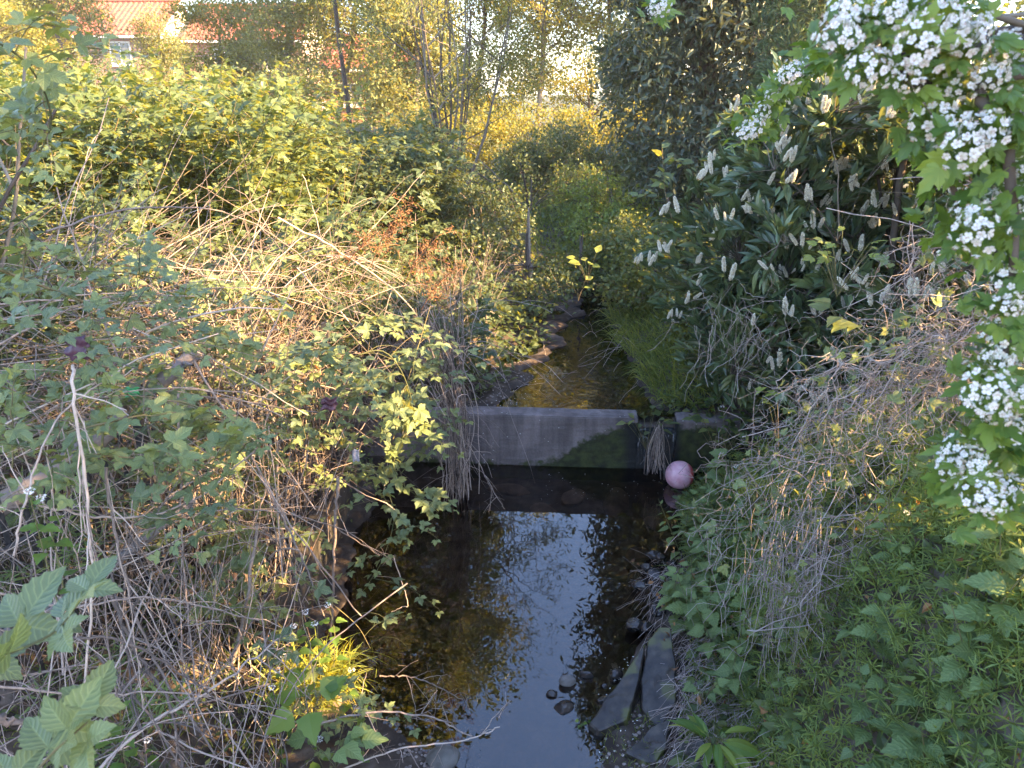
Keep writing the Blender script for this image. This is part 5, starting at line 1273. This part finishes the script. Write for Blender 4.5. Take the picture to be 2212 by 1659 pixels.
# lime leafed plants
def leafy(lab, p, size, n, leaf, mat, seed, spread=.12, name='broadleaf_plant', cat='plant'):
    r = rng(seed); t = thing(name, lab, cat, p); a = r.uniform(0, 6.28, n); el = r.uniform(.1, .9, n)
    d = np.stack([np.cos(a), np.sin(a), el], 1); e = np.array(p)+d*spread*r.uniform(.4, 1, (n, 1))
    ok = ~corridor(e); e = e[ok]; d = d[ok]; n = len(e)
    base = np.tile(np.array(p)-[0, 0, spread], (n, 1))
    mk('stems', [tubes(quadpath(base, e, np.array([0, 0, .03]), 6), .0016, 4)], G['cane'], t)
    mk('leaves', [place(leaf, e, d*[1, 1, .3]+r.normal(size=(n, 3))*.2, norm(r.normal(size=(n, 3))*.3+[0, -.3, 1]), size*r.uniform(.7, 1.2, n), r.random(n))], G[mat], t)
leafy('broad heart shaped green leaves beside the grass tuft at the lower left', Y(665, 1525, 2.45), .11, 9, HEARTL, 'haw', 870, .10)
leafy('broad green leaves hanging below the heart shaped leaves', Y(720, 1610, 2.4), .10, 9, HEARTL, 'nettle', 871, .12)
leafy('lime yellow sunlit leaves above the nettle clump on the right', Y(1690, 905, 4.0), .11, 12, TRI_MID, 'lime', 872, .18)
leafy('second spray of bright leaves right beside the lime yellow ones', Y(1760, 940, 3.9), .12, 9, TRI_MID, 'bramble', 873, .16)
leafy('yellow green sprig in front of the laurel beside the vines', Y(1820, 560, 3.2), .07, 16, HAWL, 'lime', 874, .16)
leafy('pale leafy stem rising through the dry vines', Y(1850, 700, 3.1), .09, 8, HEARTL, 'bramble', 875, .14)
leafy('yellow leafed sprig above the sunlit bank', Y(1270, 580, 7.9), .12, 8, GROUNDL, 'lime', 876, .16)
leafy('second yellow leafed sprig above the sunlit bank', Y(1250, 625, 7.8), .10, 6, GROUNDL, 'lime', 877, .12)
leafy('green rosette of strap leaves at the bottom of the right bank', Y(1540, 1600, 2.6), .17, 16, STRAPL, 'haw', 878, .05)
leafy('round leafed plant above the strap leafed rosette', Y(1520, 1490, 2.9), .05, 12, HEARTL, 'nettle', 879, .08)
leafy('leafy plant draping over the weir spillway', Y(1400, 925, 5.7), .09, 22, GROUNDL, 'bramble', 880, .20)
leafy('leafy plant draping over the right end of the weir', Y(1560, 940, 5.4), .10, 26, GROUNDL, 'bramble', 881, .24)
leafy('green leaves beside the ball at the right of the weir', Y(1600, 1030, 4.9), .10, 16, HEARTL, 'nettle', 882, .18)
leafy('yellow lit cleaver clump at the top of the right bank nettles', Y(1640, 1075, 4.0), .05, 40, WHORL, 'lime', 883, .16)
leafy('little green plant on the mud beside the shore slabs', Y(1258, 1560, 3.0), .02, 9, HEARTL, 'haw', 884, .03)
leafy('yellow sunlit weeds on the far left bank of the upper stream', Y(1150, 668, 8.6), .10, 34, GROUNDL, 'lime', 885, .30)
leafy('ferny dark plant in the shade at the bottom left corner', Y(230, 1580, 2.4), .09, 40, WHORL, 'nettle', 886, .30)
leafy('ferny dark plant behind the fence at the lower left', Y(60, 1230, 2.7), .09, 40, WHORL, 'nettle', 887, .35)

# --- dry vines over the right bank ---------------------------------------
r = rng(900)
ctl = [(Y(2110, 380, 3.3), Y(2060, 520, 3.2), Y(1990, 700, 3.1), Y(1850, 900, 3.2), Y(1760, 1080, 3.0), Y(1710, 1230, 2.9)),
       (Y(2240, 560, 2.6), Y(2100, 680, 2.8), Y(1950, 830, 3.0), Y(1830, 960, 3.1), Y(1750, 1130, 3.0), Y(1690, 1300, 2.8)),
       (Y(2260, 700, 2.5), Y(2080, 780, 2.7), Y(1900, 900, 3.0), Y(1800, 1040, 3.0), Y(1740, 1180, 2.9), Y(1730, 1400, 2.7))]
vp = []
for k in range(170):
    a, b = r.integers(0, 3, 2); t = r.random(); s0 = r.uniform(0, 4.2); s1 = min(5, s0+r.uniform(.7, 2.4))
    A0 = curve(ctl[a], 40); B0 = curve(ctl[b], 40); C = A0*(1-t)+B0*t
    seg = C[int(s0*7.8):int(s1*7.8)+1]
    if len(seg) < 5: continue
    c = curve(seg[np.linspace(0, len(seg)-1, 5).astype(int)]+r.normal(size=3)*[.14, .10, .09]+r.normal(size=(5, 3))*[.12, .08, .08], 20)
    c[1:] += np.cumsum(r.normal(size=(19, 3)), 0)*.011
    if corridor(c).sum() < 2: vp.append(c)
V1 = tubes(np.array(vp), r.uniform(.0007, .0024, (len(vp), 1)), 4)
S0 = np.array(vp)[r.integers(0, len(vp), 1000), r.integers(2, 18, 1000)]
P = arch(S0, norm(r.normal(size=(1000, 3))*[1, .8, .7]+[-.1, -.1, -.15]), r.uniform(.08, .32, 1000), r.uniform(0, 1.0, 1000), 14, .26, r)
P = P[~corridor(P[:, 7]) & ~corridor(P[:, 13])]; P = P[~corridor(P[:, 7]) & ~corridor(P[:, 13])]; V2 = tubes(P, r.uniform(.0006, .0014, (len(P), 1)), 3)
n = 70; P = arch(Y(1720, 1150, 2.9)+r.normal(size=(n, 3))*[.12, .12, .1], norm(r.normal(size=(n, 3))*.12+[-.05, -.15, -1]), r.uniform(.3, .75, n), 0, 12, .05, r); V3 = tubes(P, .0013, 3)
tagd(mk('dry_vines', [V1, V2, V3], G['vine'], smooth=True), kind='stuff')
k = 480; vi = np.array(vp)[r.integers(0, len(vp), k), r.integers(1, 19, k)]+r.normal(size=(k, 3))*.05; vi = vi[~corridor(vi)]; k = len(vi)
vf = rsph(r, k)+[0, 0, -.1]; vn = norm(r.normal(size=(k, 3))*.5+[0, -.4, .8]); h_ = k//2
tagd(mk('climbing_leaves', [place(TRI_MID2, vi[:h_], vf[:h_], vn[:h_], r.uniform(.04, .085, h_), r.random(h_)), place(HAWL, vi[h_:], vf[h_:], vn[h_:], r.uniform(.025, .05, k-h_), r.random(k-h_))], G['bramble_near']), kind='stuff')
# dry straw down the edge of the bank and other small dry bits
S0 = bank_pts(1400, .62, 1.15, 1.5, 3.6, lambda p: p[:, 0] > lerp(p[:, 1], [1.5, 2.5, 3.2, 4], [.58, .70, .88, 1.05])); S0[:, 2] += .12; Sx = bank_pts(260, .8, 1.12, 2.9, 4.4); Sx[:, 2] += .1; S0 = np.concatenate([S0, Sx])
P = arch(S0, norm(r.normal(size=(len(S0), 3))*[.5, .4, .5]+[-.4, -.3, -.3]), r.uniform(.06, .28, len(S0)), .3, 7, .05, r)
S1 = Y(1600, 690, 4.6)+r.normal(size=(90, 3))*[.16, .12, .12]; P1 = arch(S1, norm(r.normal(size=(90, 3))*.6+[0, 0, -.8]), r.uniform(.1, .45, 90), .1, 9, .12, r)
S2 = Y(1190, 800, 7.0)+r.normal(size=(60, 3))*[.3, .3, .02]; P2_ = arch(S2, norm(r.normal(size=(60, 3))*[1, 1, .25]), r.uniform(.2, .5, 60), .1, 7, .06, r)
S3 = Y(960, 760, 5.8)+r.normal(size=(150, 3))*[.3, .4, .15]; P3_ = arch(S3, norm(r.normal(size=(150, 3))*[.6, .5, .4]+[.5, 0, .1]), r.uniform(.2, .8, 150), .5, 7, .05, r)
S4 = Y(1330, 760, 7.2)+r.normal(size=(70, 3))*[.2, .5, .1]; P4_ = arch(S4, norm(r.normal(size=(70, 3))*[.5, .5, .5]+[-.6, 0, .1]), r.uniform(.2, .5, 70), .6, 7, .05, r)
tagd(mk('dry_straw', [tubes(P, .0011, 3), tubes(P1, .0012, 3), tubes(P3_[:80], .0016, 3), tubes(P2_[:14], .0014, 3), tubes(P4_[:30], .0012, 3)], G['vine']), kind='stuff')

# --- hawthorn in blossom --------------------------------------------------
ht = thing('hawthorn_tree', 'hawthorn tree hanging white blossom branches into the right side of the view', 'tree', (3.1, .9, 1.35))
Br = [
 [(3.1, .9, 1.3), (2.6, 1.0, 2.4), (2.2, 1.15, 3.15), Y(2230, 60, 1.55), Y(2060, 110, 1.5), Y(1880, 60, 1.5), Y(1790, 90, 1.5)],
 [(2.6, 1.0, 2.4), (1.9, 1.2, 3.0), Y(2240, 150, 1.4), Y(2180, 300, 1.35), Y(2190, 500, 1.32), Y(2180, 700, 1.3), Y(2150, 900, 1.28), Y(2110, 1050, 1.26)],
 [(2.2, 1.15, 3.15), Y(2060, 110, 1.5), Y(2015, 200, 1.48), Y(2040, 330, 1.47), Y(2070, 450, 1.45), Y(2095, 560, 1.44)],
 [(2.6, 1.6, 3.2), Y(1900, 60, 2.5), Y(1800, 110, 2.5), Y(1700, 170, 2.55), Y(1640, 240, 2.6), Y(1605, 295, 2.6)],
 [Y(2230, 60, 1.55), Y(2130, 30, 1.5), Y(2000, 10, 1.5), Y(1900, -10, 1.5)],
 [(2.2, 1.15, 3.15), Y(2200, 250, 1.4), Y(2130, 320, 1.38), Y(2080, 310, 1.38)],
 [(2.2, 1.5, 3.4), (1.4, 2.2, 3.8), Y(1500, -60, 2.9), Y(1430, 10, 2.9), Y(1415, 25, 2.9)],
]
bp_ = [curve(b, 40) for b in Br]
mk('trunk', [tubes(curve([(3.1, .9, 1.2), (2.95, 1.0, 1.9), (2.6, 1.0, 2.6), (2.2, 1.15, 3.2), (1.9, 1.6, 4.2)], 20), np.linspace(.07, .03, 20)[None], 10)], G['bark'], ht, smooth=True)
for i, b in enumerate(bp_):
    mk('branch', [tubes(b, np.linspace(.016 if i < 3 else .007, .0022, 40)[None], 7, seed=i)], G['bark'], ht, smooth=True)
# blossom clusters
def petal_flower():
    ps = []
    for i in range(5):
        V = [(0, 0, 0)]; A = [(.55, 0, 0)]
        for a, rr, z in ((-.62, .75, .16), (-.35, 1.02, .30), (0, 1.08, .34), (.35, 1.02, .30), (.62, .75, .16)):
            V.append((sin(a*.95)*rr, cos(a*.95)*rr, z)); A.append((1, 0, 1))
        V.append((0, .55, .06)); A.append((.9, 0, .5))
        F = [(0, 6, 1, 1), (6, 2, 1, 1), (6, 3, 2, 2), (6, 4, 3, 3), (6, 5, 4, 4), (0, 5, 6, 6)]
        F = np.array([(a, b, c) for a, b, c, _ in F])
        ps.append(xf((np.array(V, float), F, np.array(A, float)), i*2*pi/5))
    return join(*ps)
FLW = petal_flower()
m, nt = newmat('hawthorn_petal'); q = N(nt)
at = q('ShaderNodeAttribute', attribute_name='leaf'); sp = q('ShaderNodeSeparateXYZ', i_0=at.outputs['Vector'])
col = ramp(q, sp.outputs[2], [(0, (.62, .64, .38)), (.35, (.80, .79, .72)), (1, (.84, .83, .80))])
bs = q('ShaderNodeBsdfPrincipled', i_Roughness=.6); nt.links.new(col, bs.inputs['Base Color'])
tr = q('ShaderNodeBsdfTranslucent', i_0=col); mx = q('ShaderNodeMixShader', i_0=.35, i_1=bs.outputs[0], i_2=tr.outputs[0]); q('ShaderNodeOutputMaterial', i_0=mx.outputs[0])
hm = m
stamen = plain('stamen', (.45, .30, .22), .7)
BUD = stone(rng(8), 1, 1, 1, .1, 1); BUD = (BUD[0], BUD[1], np.tile([0, 0, 1.], (len(BUD[0]), 1)))
def cluster(seed, nf=22, R=.030):
    r = rng(seed); i = np.arange(nf); z = 1-(i+.5)/nf*1.15; a = i*2.4; rr = np.sqrt(np.clip(1-z*z, 0, 1))
    d = np.stack([np.cos(a)*rr, np.sin(a)*rr, z], 1); p = d*R*r.uniform(.7, 1.35, (nf, 1))*[1.1, 1.1, .9]
    nn = norm(d+rsph(r, nf)*.35); f = rsph(r, nf); f -= (f*nn).sum(1)[:, None]*nn
    s_ = r.uniform(.0062, .0088, nf)
    fl = [tuple(place(FLW, p, f, nn, s_)) + (0,)]
    # stamens: short dark topped threads
    ns = 9; q0 = np.repeat(p, ns, 0); dn = norm(np.repeat(nn, ns, 0)+rsph(r, nf*ns)*.55); e = q0+dn*.0062
    stt = tubes(np.stack([q0, e], 1), .00025, 3); pb = place(BUD, e, dn, rsph(r, nf*ns), .0007)
    bud = place(BUD, r.normal(size=(4, 3))*R*.6, rsph(r, 4), rsph(r, 4), .0032)
    sk = tubes(np.stack([np.tile([0, 0, -R*.9], (nf, 1)), p], 1), .0006, 3)
    return [fl[0], (bud[0], bud[1], bud[2], 0), (stt[0], stt[1], stt[2], 0), (pb[0], pb[1], pb[2], 1), (sk[0], sk[1], sk[2], 2)]
cl = []
for k in range(4):
    o = mk('blossom', cluster(950+k, 20+2*k), [hm, stamen, G['haw']], None); cl.append(o.data); bpy.data.objects.remove(o)
near = [(1817, 82), (1868, 51), (1926, 23), (1934, 51), (1860, 117), (1875, 152), (1961, 176), (1989, 102), (2055, 59), (2086, 98), (2078, 188), (2176, 102), (2153, 133), (2145, 172), (2020, 258),
        (2125, 289), (2188, 305), (2082, 316), (2153, 457), (2090, 477), (2192, 441), (2114, 496), (2191, 611), (2180, 666), (2153, 721), (2156, 779), (2122, 810), (2184, 810), (2198, 848), (2156, 889), (2177, 924),
        (2074, 979), (2053, 1010), (2105, 999), (2139, 1044), (2167, 1068), (2122, 1068), (2150, 1090), (1895, 90), (2010, 30), (2120, 60), (2200, 190), (2205, 380), (1840, 30), (2205, 740), (2135, 850)]
arc = [(1762, 133), (1745, 140), (1728, 152), (1712, 160), (1695, 172), (1690, 190), (1670, 205), (1655, 225), (1648, 240), (1640, 262), (1628, 280), (1612, 292), (1424, 12), (1412, 25)]
r = rng(960); HP = []
for (a, b) in near: HP.append((Y(a, b, lerp(b, [0, 300, 1100], [1.45, 1.36, 1.24])+r.normal()*.05), 1.0, True))
for (a, b) in arc: HP.append((Y(a, b, 2.55+r.normal()*.05), .8, False))
for k in range(22): HP.append((np.array([r.uniform(1.3, 2.6), r.uniform(.9, 2.3), r.uniform(2.9, 4.0)]), 1.0, False))
br_all = np.concatenate(bp_)
tws = []
lp_, lf_, ln_, ls_, lt2 = [], [], [], [], []
for p, s_, nr in HP:
    o = bpy.data.objects.new('blossom', cl[int(r.integers(0, 4))]); COL.objects.link(o); o.parent = ht
    o.location = tuple(p-np.array(ht.location)); up = norm(norm(view-p)*.8+np.array([0, 0, .6])+r.normal(size=3)*.3)
    o.rotation_euler = Vector(up).to_track_quat('Z', 'Y').to_euler(); s2 = s_*r.uniform(.62, 1.15)*(1.0 if nr else 1.1); o.scale = (s2, s2, s2)
    j = np.argmin(np.linalg.norm(br_all-p, axis=1)); tws.append(quadpath(br_all[j][None], p[None], np.array([0, 0, .01]), 8)[0])
    k = 7 if nr else 6
    a = r.uniform(0, 6.28, k); e1 = norm(np.cross(up, [0, 0, 1.])); e2 = np.cross(up, e1)
    rad = e1*np.cos(a)[:, None]+e2*np.sin(a)[:, None]
    lp_.append(p-up*.02+rad*.012+r.normal(size=(k, 3))*.008); lf_.append(rad+r.normal(size=(k, 3))*.25+up*.1-[0, 0, .15]); ln_.append(norm(up+r.normal(size=(k, 3))*.4+[0, 0, .3])); ls_.append(r.uniform(.038, .065, k)); lt2.append(r.random(k)*.8+.1)
# more leaves along the branches and a crown beyond the frame
for b, cnt in zip(bp_, (150, 150, 100, 110, 70, 70, 20)):
    i = r.integers(14, 40, cnt); p = b[i]+r.normal(size=(cnt, 3))*.035
    lp_.append(p); lf_.append(rsph(r, cnt)+[0, 0, -.2]); ln_.append(norm(rsph(r, cnt)*.6+[0, -.5, .8])); ls_.append(r.uniform(.034, .058, cnt)); lt2.append(r.random(cnt)*.7)
pos = np.concatenate(lp_); ok = ~corridor(pos)
mk('leaves', [place(HAWL, pos[ok], np.concatenate(lf_)[ok], np.concatenate(ln_)[ok], np.concatenate(ls_)[ok], np.concatenate(lt2)[ok])], G['haw'], ht)
mk('twigs', [tubes(np.array(tws), np.linspace(1, .5, 8)[None]*.0016, 4)], G['bark'], ht)
env = [(2.9, 1.1, 4.2, 1.2, 1.2, 1.0), (3.1, 2.9, 3.75, .9, 1.5, .85), (3.1, 1.9, 5.5, 1.1, 1.4, .95), (3.0, .2, 3.5, 1.0, 1.0, 1.2), (2.4, .1, 3.7, .8, .8, .6)]  # unseen crown, shaped to throw shade over the near left bank
crn, _w = grow('hawthorn_tree', 'unseen leafy hawthorn crown right of the frame, shaped to shade the left bank', 'tree', (3.6, 1.8, 1.4), env, trunk=(.07, .03), nlimb=30, ntwig=4200, nleaf=16, leaf=TINY, size=.06, mat='haw', seed=970, hole=-.7, spread=.08, twr=.003,
     kill=lambda P: (P[:, 0]/np.maximum(P[:, 1], .1) < .62) & (P[:, 1] < 4.8))

# --- litter ---------------------------------------------------------------
def scrap(name, lab, p, sx, sz, mat, seed, cat):
    r = rng(seed); n = 12; u, v = np.meshgrid(np.linspace(-1, 1, n), np.linspace(-1, 1, n))
    P = np.stack([u, v*0, v], -1).reshape(-1, 3); P[:, 0] += .35*n3(P, 2.3, seed); P[:, 2] += .3*n3(P, 3.1, seed+2); P[:, 1] += .5*n3(P, 2.7, seed+5)
    ii = np.arange(n*n).reshape(n, n); F = np.stack([ii[:-1, :-1], ii[:-1, 1:], ii[1:, 1:], ii[1:, :-1]], -1).reshape(-1, 4)
    o = mk(name, [(P*np.array([sx, sx*.6, sz]), F)], mat, smooth=True); o.location = tuple(p)
    sd = o.modifiers.new('thickness', 'SOLIDIFY'); sd.thickness = .0008
    tagd(o, lab, cat)
scrap('plastic_scrap', 'crumpled green plastic scrap caught by the log', Y(285, 848, 2.9), .03, .022, plain('green_plastic', (.05, .32, .13), .3), 1, 'litter')
scrap('plastic_scrap', 'torn grey white plastic scrap hanging in the brambles by the pool', Y(768, 985, 3.6), .018, .035, plain('grey_plastic', (.30, .28, .30), .35), 2, 'litter')
scrap('withered_leaf', 'dark purple withered leaf in the left bramble shoot', Y(165, 752, 2.35), .035, .035, plain('purple_leaf', (.06, .025, .05), .5), 3, 'leaf')
scrap('withered_leaf', 'dark red withered leaf at the right end of the bramble shoot', Y(712, 872, 3.5), .04, .03, plain('purple_leaf2', (.07, .025, .04), .5), 4, 'leaf')

# --- the evening air ------------------------------------------------------
m, nt = newmat('haze'); q = N(nt)
pv = q('ShaderNodeVolumePrincipled'); pv.inputs['Color'].default_value = (.93, .93, .95, 1); pv.inputs['Density'].default_value = .0009; pv.inputs['Anisotropy'].default_value = .35
o = q('ShaderNodeOutputMaterial'); nt.links.new(pv.outputs[0], o.inputs['Volume'])
o = mk('haze', [box(-170, 170, -75, 215, -2, 20)], m); tagd(o, kind='stuff')
